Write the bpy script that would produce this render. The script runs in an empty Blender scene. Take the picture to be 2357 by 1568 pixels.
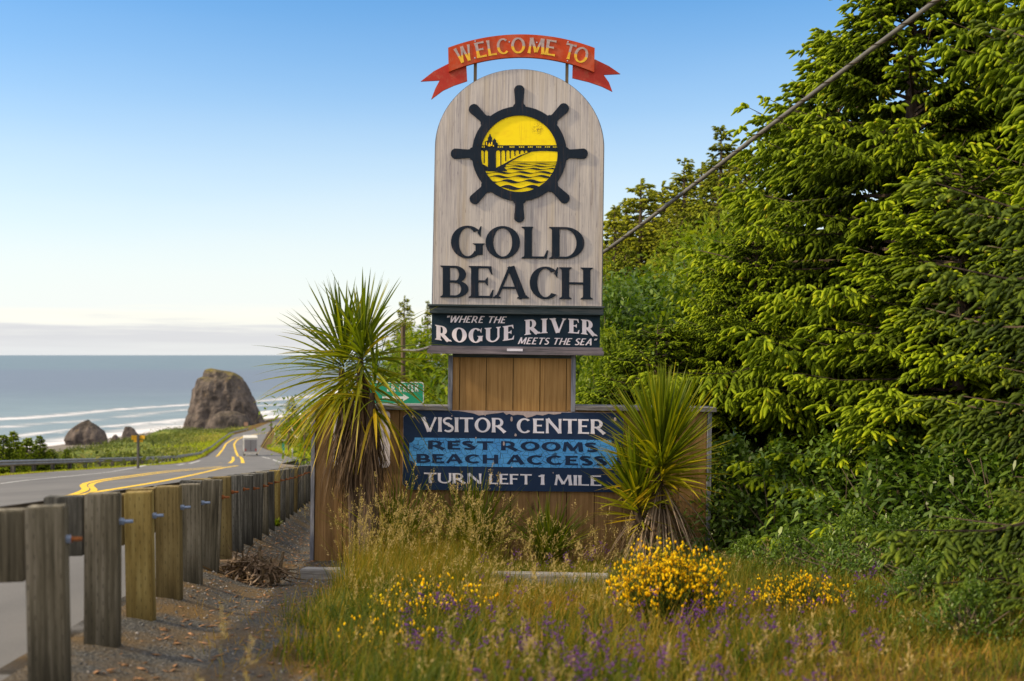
import bpy, bmesh, math, random
import numpy as np
from mathutils import Vector, Matrix, noise as mnoise

R = math.radians
scene = bpy.context.scene
COL = scene.collection
F = 2619.0            # focal length in reference units (2357 wide picture)
CX, HY = 1178.5, 817.0

# ------------------------------------------------------------------ camera
cam_d = bpy.data.cameras.new('camera')
cam = bpy.data.objects.new('camera', cam_d)
COL.objects.link(cam)
scene.camera = cam
cam.location = (0, 0, 0)
cam.rotation_euler = (R(90), 0, 0)
cam_d.sensor_width = 36
cam_d.lens = 36 * F / 2357
cam_d.shift_y = 33 / 2357
cam_d.clip_start = 0.05
cam_d.clip_end = 200000
cam_d.dof.use_dof = True
cam_d.dof.focus_distance = 12.55
cam_d.dof.aperture_fstop = 2.0

# ------------------------------------------------------------------ world, sun, exposure
SUN_EL, SUN_AZ = R(33), R(-99)       # azimuth from +Y towards +X
sun_dir = Vector((math.sin(SUN_AZ) * math.cos(SUN_EL), math.cos(SUN_AZ) * math.cos(SUN_EL), math.sin(SUN_EL)))
sd = bpy.data.lights.new('sun', 'SUN')
sd.energy = 5.0
sd.angle = R(2.5)
sd.color = (1.0, 0.81, 0.50)
so = bpy.data.objects.new('sun', sd)
COL.objects.link(so)
so.rotation_euler = sun_dir.to_track_quat('Z', 'Y').to_euler()

world = bpy.data.worlds.new('World')
scene.world = world
world.use_nodes = True
wn, wl = world.node_tree.nodes, world.node_tree.links
wn.clear()
def wnode(t, **k):
    n = wn.new(t)
    for a, b in k.items():
        setattr(n, a, b)
    return n
def wmath(op, a, b=None, clamp=False):
    n = wnode('ShaderNodeMath', operation=op, use_clamp=clamp)
    for i, v in enumerate((a, b)):
        if v is None: continue
        if isinstance(v, (int, float)): n.inputs[i].default_value = v
        else: wl.new(v, n.inputs[i])
    return n.outputs[0]
def wramp(fac, stops, interp='LINEAR'):
    n = wnode('ShaderNodeValToRGB')
    n.color_ramp.interpolation = interp
    e = n.color_ramp.elements
    while len(e) < len(stops): e.new(0.5)
    for x, (p, c) in zip(e, stops):
        x.position = p
        x.color = (*c, 1) if len(c) == 3 else c
    wl.new(fac, n.inputs[0])
    return n.outputs[0]
def wmix(fac, a, b, blend='MIX'):
    n = wnode('ShaderNodeMix', data_type='RGBA', blend_type=blend)
    for i, v in ((0, fac), (6, a), (7, b)):
        if isinstance(v, (int, float)): n.inputs[i].default_value = v
        elif isinstance(v, tuple): n.inputs[i].default_value = (*v, 1)
        else: wl.new(v, n.inputs[i])
    return n.outputs[2]
tc = wnode('ShaderNodeTexCoord')
sep = wnode('ShaderNodeSeparateXYZ'); wl.new(tc.outputs['Generated'], sep.inputs[0])
dx_, dy_, dz_ = sep.outputs
sky = wnode('ShaderNodeTexSky', sky_type='NISHITA', sun_disc=False, sun_elevation=SUN_EL, sun_rotation=SUN_AZ)
sky.air_density = 1.0; sky.dust_density = 0.3; sky.ozone_density = 2.0
hs = wnode('ShaderNodeHueSaturation'); hs.inputs['Saturation'].default_value = 1.42; hs.inputs['Value'].default_value = 1.75
wl.new(sky.outputs[0], hs.inputs['Color'])
# thin marine haze that whitens the sky towards the horizon
veil = wramp(dz_, [(0.0, (1, 1, 1)), (0.05, (.93, .93, .93)), (0.13, (.55, .55, .55)), (0.21, (.24, .24, .24)), (0.30, (.05, .05, .05)), (0.5, (0, 0, 0))], 'B_SPLINE')
nv = wnode('ShaderNodeTexNoise'); nv.inputs['Scale'].default_value = 2.2; nv.inputs['Detail'].default_value = 5
mpv = wnode('ShaderNodeMapping'); mpv.inputs['Scale'].default_value = (1.0, 1.0, 7.0); wl.new(tc.outputs['Generated'], mpv.inputs[0]); wl.new(mpv.outputs[0], nv.inputs['Vector'])
veil = wmath('MULTIPLY', veil, wmath('ADD', 0.80, wmath('MULTIPLY', nv.outputs[0], 0.40)), True)
s1 = wmix(veil, hs.outputs[0], (8.6, 8.9, 8.7))
# stratus bank lying on the sea horizon
mp = wnode('ShaderNodeMapping'); mp.inputs['Scale'].default_value = (3.0, 3.0, 60.0)
wl.new(tc.outputs['Generated'], mp.inputs[0])
ns = wnode('ShaderNodeTexNoise'); ns.inputs['Scale'].default_value = 2.6; ns.inputs['Detail'].default_value = 4
wl.new(mp.outputs[0], ns.inputs['Vector'])
warp = wmath('ADD', dz_, wmath('MULTIPLY', wmath('SUBTRACT', ns.outputs[0], 0.5), 0.030))
bank = wramp(warp, [(0.0, (.55, .55, .55)), (0.010, (.75, .75, .75)), (0.018, (1, 1, 1)), (0.024, (.75, .75, .75)), (0.029, (0, 0, 0))])
s2 = wmix(wmath('MULTIPLY', bank, 0.9), s1, (6.5, 6.5, 6.75))
rim = wramp(warp, [(0.022, (0, 0, 0)), (0.030, (1, 1, 1)), (0.036, (.5, .5, .5)), (0.043, (0, 0, 0))])
s3 = wmix(wmath('MULTIPLY', rim, 0.6), s2, (10.0, 9.5, 8.0))
# unseen broken cloud added behind the camera and overhead as fill for the shaded sign
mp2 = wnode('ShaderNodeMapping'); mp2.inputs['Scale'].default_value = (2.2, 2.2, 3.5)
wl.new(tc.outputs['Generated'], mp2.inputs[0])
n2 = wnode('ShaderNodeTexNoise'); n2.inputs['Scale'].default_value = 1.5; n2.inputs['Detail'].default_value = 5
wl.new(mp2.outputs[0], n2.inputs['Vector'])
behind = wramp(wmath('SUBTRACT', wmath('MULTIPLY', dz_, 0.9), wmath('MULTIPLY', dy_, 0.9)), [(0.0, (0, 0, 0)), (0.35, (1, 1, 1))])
fill_cloud = wmath('MULTIPLY', behind, wramp(n2.outputs[0], [(0.32, (.25, .25, .25)), (0.60, (1, 1, 1))]))
s4 = wmix(fill_cloud, s3, (15.0, 13.6, 11.4))
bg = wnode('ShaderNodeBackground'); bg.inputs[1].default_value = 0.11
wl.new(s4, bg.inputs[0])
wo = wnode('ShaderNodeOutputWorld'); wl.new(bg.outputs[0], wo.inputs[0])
vs = scene.view_settings
vs.view_transform = 'Standard'; vs.look = 'None'; vs.exposure = 0.0; vs.gamma = 1.0; vs.use_curve_mapping = False
scene.cycles.max_bounces = 6
scene.cycles.transparent_max_bounces = 4
scene.cycles.use_adaptive_sampling = True

# ------------------------------------------------------------------ helpers
def P(dx, dy, Y):
    return Vector(((dx - CX) / F * Y, Y, (HY - dy) / F * Y))
def XD(dx, Y):
    return (dx - CX) / F * Y
def tag(o, label=None, cat=None, group=None, kind=None):
    if label: o['label'] = label
    if cat: o['category'] = cat
    if group: o['group'] = group
    if kind: o['kind'] = kind
    return o
def empty(name, loc=(0, 0, 0), rot=(0, 0, 0)):
    o = bpy.data.objects.new(name, None)
    o.location = loc; o.rotation_euler = rot
    o.empty_display_size = 0.2
    COL.objects.link(o)
    return o
def link(name, me, parent=None, loc=None):
    o = bpy.data.objects.new(name, me)
    if parent: o.parent = parent
    if loc is not None: o.location = loc
    COL.objects.link(o)
    return o
def copy_tree(o, parent=None):
    c = o.copy(); COL.objects.link(c); c.parent = parent
    for ch in list(o.children): copy_tree(ch, c)
    return c
def mesh_np(name, V, faces, mat, tint=None, smooth=False):
    """V (n,3); faces: list of (m,k) int arrays (k may differ between arrays)"""
    V = np.asarray(V, dtype=np.float32)
    me = bpy.data.meshes.new(name)
    me.vertices.add(len(V)); me.vertices.foreach_set('co', V.ravel())
    faces = [np.asarray(f, dtype=np.int32) for f in faces if len(f)]
    tot = sum(f.size for f in faces); npoly = sum(len(f) for f in faces)
    me.loops.add(tot); me.polygons.add(npoly)
    me.loops.foreach_set('vertex_index', np.concatenate([f.ravel() for f in faces]))
    lt = np.concatenate([np.full(len(f), f.shape[1], dtype=np.int32) for f in faces])
    ls = np.concatenate([[0], np.cumsum(lt)[:-1]]).astype(np.int32)
    me.polygons.foreach_set('loop_start', ls)
    if smooth: me.polygons.foreach_set('use_smooth', np.ones(npoly, dtype=bool))
    me.update(calc_edges=True)
    if tint is not None:
        at = me.attributes.new('tint', 'FLOAT', 'POINT')
        at.data.foreach_set('value', np.asarray(tint, dtype=np.float32))
    if mat: me.materials.append(mat)
    return me

class MB:
    """collects boxes, strips, prisms and tubes into one mesh"""
    def __init__(s): s.v = []; s.f = []
    def quad(s, a, b, c, d):
        n = len(s.v); s.v += [a, b, c, d]; s.f.append((n, n + 1, n + 2, n + 3))
    def box(s, x0, x1, y0, y1, z0, z1, M=None):
        n = len(s.v)
        p = [(x0, y0, z0), (x1, y0, z0), (x1, y1, z0), (x0, y1, z0), (x0, y0, z1), (x1, y0, z1), (x1, y1, z1), (x0, y1, z1)]
        if M is not None: p = [tuple(M @ Vector(q)) for q in p]
        s.v += p
        s.f += [tuple(n + i for i in q) for q in ((0, 3, 2, 1), (4, 5, 6, 7), (0, 1, 5, 4), (1, 2, 6, 5), (2, 3, 7, 6), (3, 0, 4, 7))]
    def prism(s, poly, y0, y1, back=True):
        """poly in (x,z), extruded from y0 (front, towards camera) to y1"""
        a = sum(poly[i][0] * poly[(i + 1) % len(poly)][1] - poly[(i + 1) % len(poly)][0] * poly[i][1] for i in range(len(poly)))
        if a < 0: poly = poly[::-1]
        n = len(s.v); k = len(poly)
        s.v += [(x, y0, z) for x, z in poly] + [(x, y1, z) for x, z in poly]
        s.f.append(tuple(range(n, n + k)))
        if back: s.f.append(tuple(range(n + 2 * k - 1, n + k - 1, -1)))
        for i in range(k):
            j = (i + 1) % k
            s.f.append((n + i, n + k + i, n + k + j, n + j))
    def strip(s, A, B, y0, y1, closed=False):
        """ribbon between polylines A and B in (x,z), front at y0, walls back to y1"""
        n = len(s.v); k = len(A)
        s.v += [(x, y0, z) for x, z in A] + [(x, y0, z) for x, z in B] + [(x, y1, z) for x, z in A] + [(x, y1, z) for x, z in B]
        m = k if closed else k - 1
        for i in range(m):
            j = (i + 1) % k
            s.f += [(n + i, n + j, n + k + j, n + k + i), (n + i, n + 2 * k + i, n + 2 * k + j, n + j), (n + k + i, n + k + j, n + 3 * k + j, n + 3 * k + i)]
        if not closed:
            s.f += [(n, n + k, n + 3 * k, n + 2 * k), (n + k - 1, n + 3 * k - 1, n + 4 * k - 1, n + 2 * k - 1)]
    def tube(s, pts, rad, sides=6, cap=True):
        pts = [Vector(p) for p in pts]
        n0 = len(s.v); k = sides
        up = None
        for i, p in enumerate(pts):
            t = (pts[min(i + 1, len(pts) - 1)] - pts[max(i - 1, 0)]).normalized()
            if up is None:
                up = t.orthogonal().normalized()
            a = (up - t * up.dot(t)).normalized(); up = a
            b = t.cross(a)
            r = rad[i] if hasattr(rad, '__len__') else rad
            for q in range(k):
                an = 2 * math.pi * q / k
                s.v.append(tuple(p + a * (r * math.cos(an)) + b * (r * math.sin(an))))
        for i in range(len(pts) - 1):
            for q in range(k):
                w = (q + 1) % k
                s.f.append((n0 + i * k + q, n0 + i * k + w, n0 + (i + 1) * k + w, n0 + (i + 1) * k + q))
        if cap:
            s.f.append(tuple(n0 + q for q in range(k))[::-1])
            m = n0 + (len(pts) - 1) * k
            s.f.append(tuple(m + q for q in range(k)))
    def mesh(s, name, mat, bevel=0, smooth=False, recalc=True):
        me = bpy.data.meshes.new(name)
        me.from_pydata(s.v, [], s.f)
        if recalc or bevel:
            bm = bmesh.new(); bm.from_mesh(me)
            bmesh.ops.recalc_face_normals(bm, faces=bm.faces)
            if bevel:
                bmesh.ops.bevel(bm, geom=[e for e in bm.edges if len(e.link_faces) == 2 and e.calc_face_angle(0) > 0.6], offset=bevel, segments=2, affect='EDGES')
            bm.to_mesh(me); bm.free()
        if smooth: me.polygons.foreach_set('use_smooth', np.ones(len(me.polygons), dtype=bool))
        me.materials.append(mat)
        return me
    def build(s, name, mat, parent=None, **k):
        return link(name, s.mesh(name, mat, **k), parent)

# ------------------------------------------------------------------ materials
class NT:
    def __init__(s, name):
        s.m = bpy.data.materials.new(name); s.m.use_nodes = True
        s.t = s.m.node_tree; s.n = s.t.nodes; s.l = s.t.links
        s.b = s.n['Principled BSDF']
        s.out = s.n['Material Output']
    def add(s, t, **k):
        n = s.n.new(t)
        for a, b in k.items(): setattr(n, a, b)
        return n
    def put(s, sock, v):
        if isinstance(v, (int, float)): sock.default_value = v
        elif isinstance(v, tuple):
            sock.default_value = (*v, 1) if (len(v) == 3 and len(sock.default_value) == 4) else v
        else: s.l.new(v, sock)
    def coord(s, kind='Object', scale=(1, 1, 1)):
        c = s.add('ShaderNodeTexCoord')
        m = s.add('ShaderNodeMapping'); m.inputs['Scale'].default_value = scale
        s.l.new(c.outputs[kind], m.inputs[0])
        return m.outputs[0]
    def noise(s, vec, scale=1, detail=4, rough=.55, dist=0):
        n = s.add('ShaderNodeTexNoise')
        n.inputs['Scale'].default_value = scale; n.inputs['Detail'].default_value = detail
        n.inputs['Roughness'].default_value = rough; n.inputs['Distortion'].default_value = dist
        s.put(n.inputs['Vector'], vec)
        return n.outputs[0]
    def voro(s, vec, scale, feature='F1'):
        n = s.add('ShaderNodeTexVoronoi', feature=feature); n.inputs['Scale'].default_value = scale
        s.put(n.inputs['Vector'], vec)
        return n
    def ramp(s, fac, stops, interp='LINEAR'):
        n = s.add('ShaderNodeValToRGB'); n.color_ramp.interpolation = interp
        e = n.color_ramp.elements
        while len(e) < len(stops): e.new(.5)
        for x, (p, c) in zip(e, stops):
            x.position = p
            if isinstance(c, (int, float)): c = (c, c, c)
            x.color = (*c, 1)
        s.put(n.inputs[0], fac)
        return n.outputs[0]
    def mix(s, fac, a, b, blend='MIX'):
        n = s.add('ShaderNodeMix', data_type='RGBA', blend_type=blend)
        s.put(n.inputs[0], fac); s.put(n.inputs[6], a); s.put(n.inputs[7], b)
        return n.outputs[2]
    def math(s, op, a, b=0.0, c=None):
        n = s.add('ShaderNodeMath', operation=op)
        s.put(n.inputs[0], a); s.put(n.inputs[1], b)
        if c is not None: s.put(n.inputs[2], c)
        return n.outputs[0]
    def xyz(s, vec):
        n = s.add('ShaderNodeSeparateXYZ'); s.put(n.inputs[0], vec)
        return n.outputs
    def attr(s, name='tint'):
        n = s.add('ShaderNodeAttribute', attribute_name=name)
        return n.outputs['Fac']
    def rand(s):
        return s.add('ShaderNodeObjectInfo').outputs['Random']
    def bump(s, h, strength=.3, dist=.01):
        n = s.add('ShaderNodeBump'); n.inputs['Strength'].default_value = strength; n.inputs['Distance'].default_value = dist
        s.put(n.inputs['Height'], h)
        s.l.new(n.outputs[0], s.b.inputs['Normal'])
    def done(s, color=None, rough=.8, spec=.3, metal=0):
        if color is not None: s.put(s.b.inputs['Base Color'], color)
        s.put(s.b.inputs['Roughness'], rough)
        s.put(s.b.inputs['Specular IOR Level'], spec)
        s.b.inputs['Metallic'].default_value = metal
        return s.m

def m_plain(name, c, rough=.7, spec=.3, metal=0, var=.15, sc=6):
    t = NT(name)
    n = t.noise(t.coord(), sc, 4)
    col = t.mix(t.ramp(n, [(.3, 0), (.7, 1)]), tuple(x * (1 - var) for x in c), tuple(min(1, x * (1 + var)) for x in c))
    return t.done(col, rough, spec, metal)

def m_wood(name, stops, grain=(26, 26, .8), plank=0, rough=.85, blotch=.35, bump=.25, knots=False):
    t = NT(name)
    stops = [(.5 + (p - .5) * .55, c) for p, c in stops]
    v = t.coord('Object', grain)
    n = t.noise(v, 1.6, 6, .65)
    fine = t.noise(t.coord('Object', (grain[0] * 4, grain[1] * 4, grain[2] * 2)), 1, 3, .6)
    f = t.math('ADD', t.math('MULTIPLY', n, .65), t.math('MULTIPLY', fine, .35))
    col = t.ramp(f, stops)
    big = t.noise(t.coord('Object', (1.5, 1.5, .8)), 2, 4)
    col = t.mix(t.math('MULTIPLY', t.ramp(big, [(.35, 0), (.7, 1)]), blotch), col, tuple(x * .55 for x in stops[0][1]))
    if plank:
        x = t.xyz(t.coord())[0]
        k = t.math('FLOOR', t.math('DIVIDE', x, plank))
        w = t.add('ShaderNodeTexWhiteNoise', noise_dimensions='1D'); t.put(w.inputs['W'], k)
        col = t.mix(1.0, col, t.ramp(w.outputs[0], [(0, (.72, .70, .68)), (1, (1.12, 1.08, 1.0))]), 'MULTIPLY')
    if knots:
        vo = t.voro(t.coord('Object', (3.2, 3.2, 1.3)), 1.0)
        col = t.mix(t.ramp(vo.outputs['Distance'], [(.04, .75), (.12, 0)]), col, (.03, .018, .01))
    t.bump(f, bump, .004)
    return t.done(col, rough, .2)

def m_leaf(name, stops, trans=.35, rough=.55, spec=.25, var=.25):
    """foliage: colour by the age of the leaf (tint attribute), light passes through"""
    t = NT(name)
    col = t.ramp(t.attr(), stops)
    rn = t.ramp(t.rand(), [(0, (1 - var, 1 - var * .8, 1 - var)), (1, (1 + var, 1 + var * .8, 1 + var * .3))])
    col = t.mix(1.0, col, rn, 'MULTIPLY')
    t.done(col, rough, spec)
    tr = t.add('ShaderNodeBsdfTranslucent')
    t.l.new(t.mix(1.0, col, (1.25, 1.3, .6), 'MULTIPLY'), tr.inputs[0])
    mx = t.add('ShaderNodeMixShader'); mx.inputs[0].default_value = trans
    t.l.new(t.b.outputs[0], mx.inputs[1]); t.l.new(tr.outputs[0], mx.inputs[2])
    t.l.new(mx.outputs[0], t.out.inputs[0])
    return t.m

def m_paint_on_wood(name, c, wear=(.10, .075, .06), amount=.5, rough=.6, grain=(60, 60, 2.2), lo=.60, hi=.72):
    t = NT(name)
    n = t.noise(t.coord('Object', grain), 1.4, 6, .7)
    big = t.noise(t.coord('Object', (2.5, 2.5, 2.5)), 1.5, 3)
    f = t.math('ADD', t.math('MULTIPLY', n, .75), t.math('MULTIPLY', big, .25))
    base = t.mix(t.ramp(big, [(.3, 0), (.75, 1)]), c, tuple(x * 1.35 for x in c))
    col = t.mix(t.math('MULTIPLY', t.ramp(f, [(lo, 0), (hi, 1)]), amount), base, wear)
    t.bump(n, .25, .003)
    return t.done(col, rough, .15)

MAT = {}
NAVY = (.006, .013, .026)
MAT['navy'] = m_paint_on_wood('navy_paint', NAVY, (.085, .055, .05), .75, lo=.54, hi=.68)
MAT['navy_flat'] = m_paint_on_wood('navy_panel_paint', (.012, .028, .075), (.05, .06, .10), .3, .45, (3, 3, 3), .55, .75)
MAT['navy_rough'] = m_paint_on_wood('navy_textured_paint', (.012, .027, .045), (.04, .05, .06), .6, .8, (14, 14, 9), .50, .70)
MAT['yellow'] = m_paint_on_wood('yellow_paint', (.92, .62, .004), (.55, .30, .01), .55, .55, (5, 5, 3), .56, .80)
MAT['white_paint'] = m_paint_on_wood('white_letter_paint', (.70, .64, .72), (.25, .22, .22), .5, .6, (40, 40, 3), .64, .75)
MAT['lilac_flat'] = m_paint_on_wood('white_vinyl_letters', (.66, .64, .76), (.50, .48, .60), .4, .5)
MAT['bare'] = m_plain('bare_weathered_patch', (.46, .37, .38), .9, sc=30)
def m_arch():
    t = NT('whitewashed_planks')
    n = t.noise(t.coord('Object', (34, 34, .7)), 1.5, 7, .68)
    f2 = t.noise(t.coord('Object', (150, 150, 3.5)), 1.0, 3, .6)
    big = t.noise(t.coord('Object', (2.2, 2.2, .7)), 1.6, 4)
    f = t.math('ADD', t.math('ADD', t.math('MULTIPLY', n, .5), t.math('MULTIPLY', f2, .28)), t.math('MULTIPLY', big, .22))
    col = t.ramp(f, [(.30, (.17, .15, .17)), (.43, (.33, .30, .32)), (.52, (.50, .455, .45)), (.66, (.62, .56, .52))])
    fleck = t.noise(t.coord('Object', (110, 110, 9)), 1.0, 2, .5)
    col = t.mix(t.math('MULTIPLY', t.ramp(fleck, [(.66, 0), (.72, 1)]), .7), col, (.07, .065, .09))
    tan = t.noise(t.coord('Object', (7, 7, .35)), 1.3, 3)
    col = t.mix(t.math('MULTIPLY', t.ramp(tan, [(.50, 0), (.70, 1)]), .45), col, (.42, .33, .22))
    x = t.xyz(t.coord())[0]
    fr = t.math('FRACT', t.math('DIVIDE', x, .265))
    seam = t.ramp(t.math('ABSOLUTE', t.math('SUBTRACT', fr, .5)), [(.006, 1), (.011, 0)])
    col = t.mix(t.math('MULTIPLY', seam, .55), col, (.08, .07, .07))
    t.bump(f, .3, .004)
    return t.done(col, .8, .2)
MAT['arch'] = m_arch()
MAT['plank'] = m_wood('brown_planks', [(.2, (.17, .096, .044)), (.5, (.30, .180, .085)), (.8, (.40, .25, .125))], (20, 20, .9), plank=.3022, knots=True, blotch=.45)
MAT['plank_light'] = m_wood('tan_planks', [(.2, (.27, .145, .055)), (.5, (.45, .265, .105)), (.8, (.55, .345, .15))], (20, 20, .9), plank=.298, knots=True, blotch=.25)
MAT['trim'] = m_wood('bluegrey_trim', [(.25, (.10, .11, .15)), (.5, (.21, .22, .28)), (.75, (.33, .34, .42))], (25, 25, 2))
MAT['trim_top'] = m_wood('grey_weathered_rail', [(.25, (.09, .085, .09)), (.5, (.20, .19, .20)), (.75, (.30, .29, .31))], (2, 25, 25))
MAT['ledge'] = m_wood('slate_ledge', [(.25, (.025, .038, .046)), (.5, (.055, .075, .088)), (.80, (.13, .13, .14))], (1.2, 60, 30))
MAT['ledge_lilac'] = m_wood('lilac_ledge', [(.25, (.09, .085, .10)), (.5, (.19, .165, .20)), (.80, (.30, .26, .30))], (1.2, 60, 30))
MAT['core'] = m_plain('dark_gap_timber', (.035, .022, .012), .9)
def m_post(name, stops, slits=True):
    t = NT(name)
    stops = [(.49 + (p - .5) * .5, c) for p, c in stops]
    v = t.coord('Object', (30, 30, 1.1))
    rn = t.rand()
    off = t.add('ShaderNodeVectorMath', operation='ADD'); t.l.new(v, off.inputs[0])
    cmb = t.add('ShaderNodeCombineXYZ'); t.put(cmb.inputs[0], t.math('MULTIPLY', rn, 90.0)); t.put(cmb.inputs[2], t.math('MULTIPLY', rn, 37.0))
    t.l.new(cmb.outputs[0], off.inputs[1])
    n = t.noise(off.outputs[0], 1.4, 6, .65)
    big = t.noise(off.outputs[0], .25, 3)
    f = t.math('ADD', t.math('MULTIPLY', n, .6), t.math('MULTIPLY', big, .4))
    col = t.ramp(f, stops)
    x, y, z = t.xyz(t.coord())
    if slits:
        u = t.math('DIVIDE', x, .028); w = t.math('ADD', t.math('DIVIDE', z, .085), t.math('MULTIPLY', t.math('FLOOR', u), .5))
        a = t.math('LESS_THAN', t.math('ABSOLUTE', t.math('SUBTRACT', t.math('FRACT', u), .5)), .09)
        b = t.math('LESS_THAN', t.math('ABSOLUTE', t.math('SUBTRACT', t.math('FRACT', w), .5)), .12)
        col = t.mix(t.math('MULTIPLY', t.math('MULTIPLY', t.math('MULTIPLY', a, b), t.ramp(big, [(.35, 0), (.6, 1)])), .6), col, (.015, .014, .012))
    foot_noise = t.noise(t.coord('Object', (5, 5, 2)), 1.5, 4)
    foot_dark = t.math('MULTIPLY', t.ramp(t.math('ADD', z, t.math('MULTIPLY', foot_noise, .5)), [(.20, .75), (.65, 0)]), 1.0)  # darker towards the foot of the post
    col = t.mix(foot_dark, col, tuple(c * .35 for c in stops[0][1]))
    crack = t.noise(t.coord('Object', (45, 45, .8)), 1.2, 2)
    col = t.mix(t.ramp(crack, [(.70, 0), (.76, .8)]), col, (.012, .01, .009))
    t.bump(n, .5, .004)
    return t.done(col, .85, .2)
MAT['post_grey'] = m_post('grey_treated_timber', [(.25, (.036, .032, .023)), (.5, (.128, .112, .080)), (.75, (.28, .25, .20))])
MAT['post_dark'] = m_post('dark_treated_timber', [(.25, (.022, .021, .019)), (.5, (.080, .076, .066)), (.75, (.21, .20, .18))])
MAT['post_tan'] = m_post('tan_treated_timber', [(.25, (.13, .085, .022)), (.5, (.25, .18, .058)), (.75, (.37, .29, .11))])
MAT['post_brown'] = m_post('brown_treated_timber', [(.25, (.075, .055, .022)), (.5, (.17, .125, .05)), (.75, (.28, .22, .10))])
MAT['galv'] = m_plain('galvanised_steel', (.38, .42, .50), .45, .5, .6, .2, 20)
MAT['galv_blue'] = m_plain('zinc_bolt', (.20, .26, .40), .5, .5, .3, .2, 20)
MAT['rust'] = m_plain('rusty_bolt', (.24, .085, .03), .85, .2, 0, .4, 40)
MAT['pole'] = m_wood('pole_timber', [(.25, (.06, .045, .03)), (.5, (.13, .095, .06)), (.75, (.20, .15, .10))], (20, 20, 1))
MAT['cable'] = m_plain('grey_cable', (.12, .115, .11), .55, .4, 0, .2, 8)
MAT['wire'] = m_plain('pale_wire', (.55, .50, .42), .5, .4)
MAT['timber'] = m_wood('silvered_timber', [(.25, (.11, .105, .10)), (.5, (.27, .26, .26)), (.75, (.42, .41, .41))], (1.2, 22, 40))
MAT['bark'] = m_wood('spruce_bark', [(.25, (.035, .025, .018)), (.5, (.085, .06, .045)), (.75, (.15, .11, .085))], (9, 9, 3), blotch=.2)
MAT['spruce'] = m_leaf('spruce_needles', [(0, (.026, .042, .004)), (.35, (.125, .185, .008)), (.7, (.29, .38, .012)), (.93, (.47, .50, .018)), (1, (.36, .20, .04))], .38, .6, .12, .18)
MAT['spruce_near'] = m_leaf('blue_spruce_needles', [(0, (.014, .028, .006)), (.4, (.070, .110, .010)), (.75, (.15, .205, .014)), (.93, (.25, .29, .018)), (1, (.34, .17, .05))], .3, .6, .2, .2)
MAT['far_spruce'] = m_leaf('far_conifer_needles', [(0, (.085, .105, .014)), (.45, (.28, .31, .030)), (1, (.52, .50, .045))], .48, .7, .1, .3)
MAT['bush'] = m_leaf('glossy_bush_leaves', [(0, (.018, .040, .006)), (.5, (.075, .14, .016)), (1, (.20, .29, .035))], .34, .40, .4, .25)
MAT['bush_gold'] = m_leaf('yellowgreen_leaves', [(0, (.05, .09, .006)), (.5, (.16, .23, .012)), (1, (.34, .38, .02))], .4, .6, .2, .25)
MAT['dracaena'] = m_leaf('strap_leaves', [(0, (.060, .100, .004)), (.45, (.145, .190, .008)), (.75, (.33, .31, .010)), (1, (.50, .34, .015))], .38, .42, .3, .08)
MAT['dead_leaf'] = m_leaf('dead_leaves', [(0, (.06, .038, .024)), (.5, (.17, .115, .078)), (1, (.36, .28, .23))], .1, .8, .15, .1)
MAT['grass'] = m_leaf('long_grass_blades', [(0, (.035, .070, .005)), (.35, (.12, .14, .010)), (.7, (.30, .205, .022)), (1, (.42, .23, .045))], .36, .6, .2, 0)
MAT['seed'] = m_leaf('grass_seed_heads', [(0, (.30, .23, .08)), (1, (.58, .44, .22))], .4, .7, .15, 0)
MAT['broom_stem'] = m_leaf('broom_twigs', [(0, (.025, .04, .008)), (1, (.09, .13, .015))], .2, .7, .2, 0)
MAT['broom_flower'] = m_leaf('broom_blossom', [(0, (.75, .40, .004)), (.5, (.95, .66, .006)), (1, (.98, .78, .02))], .45, .6, .2, 0)
MAT['vetch'] = m_leaf('purple_blossom', [(0, (.10, .025, .20)), (1, (.26, .10, .38))], .35, .6, .2, 0)
MAT['chip'] = m_leaf('bark_chips', [(0, (.06, .035, .02)), (.5, (.18, .10, .05)), (1, (.40, .22, .12))], 0, .8, .15, 0)
MAT['pebble'] = m_leaf('pebbles', [(0, (.05, .052, .055)), (.6, (.14, .14, .145)), (.9, (.36, .33, .32)), (1, (.42, .20, .08))], 0, .8, .2, 0)

exec_parts = []
# ------------------------------------------------------------------ the lie of the land
SEA = -32.0
_zy = np.array([-30, 4.75, 25, 60, 93, 130, 180, 220, 260, 330, 400, 450, 600, 900.])
_zz = np.array([1.72, -1.36, -3.15, -6.15, -8.95, -12.1, -16.0, -18.3, -20.1, -23.0, -26.4, -28.9, -29.8, -30.])
_ry = np.array([-30, 4.75, 25, 60, 113, 165, 235, 320, 450, 520, 600, 900.])
_rx = np.array([2.25, -2.13, -4.70, -10.2, -19.8, -31, -52, -69, -95, -99, -84, 90.])
_ly = np.array([-30, 5, 48, 60, 93, 110, 150, 190, 260, 320, 400, 450, 520, 600, 900.])
_lx = np.array([-17, -20, -21.7, -24, -28, -31.5, -41, -50.6, -66, -78.5, -91.5, -101, -107, -95, 70.])
def zr(Y): return np.interp(Y, _zy, _zz)
def XR(Y): return np.interp(Y, _ry, _rx)
def XL(Y): return np.interp(Y, _ly, _lx)
def sm(a, b, x):
    t = np.clip((x - a) / (b - a), 0, 1); return t * t * (3 - 2 * t)
_rs = np.random.RandomState(5)
_W = [(_rs.uniform(-1, 1, 2), _rs.uniform(0, 6.28)) for _ in range(14)]
def wav(X, Y, s):
    o = 0
    for (k, p) in _W:
        k = k / np.linalg.norm(k); o = o + np.sin((X * k[0] + Y * k[1]) * s * (0.6 + abs(p) / 4) + p * 3)
    return o / 14 * 2
_wx = np.array([-260, -173, -162, -144, -124, -104, -20.]); _wyv = np.array([300, 384, 397, 499, 566, 640, 800.])
def shore_x(Y): return np.interp(Y, _wyv, _wx)
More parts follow.
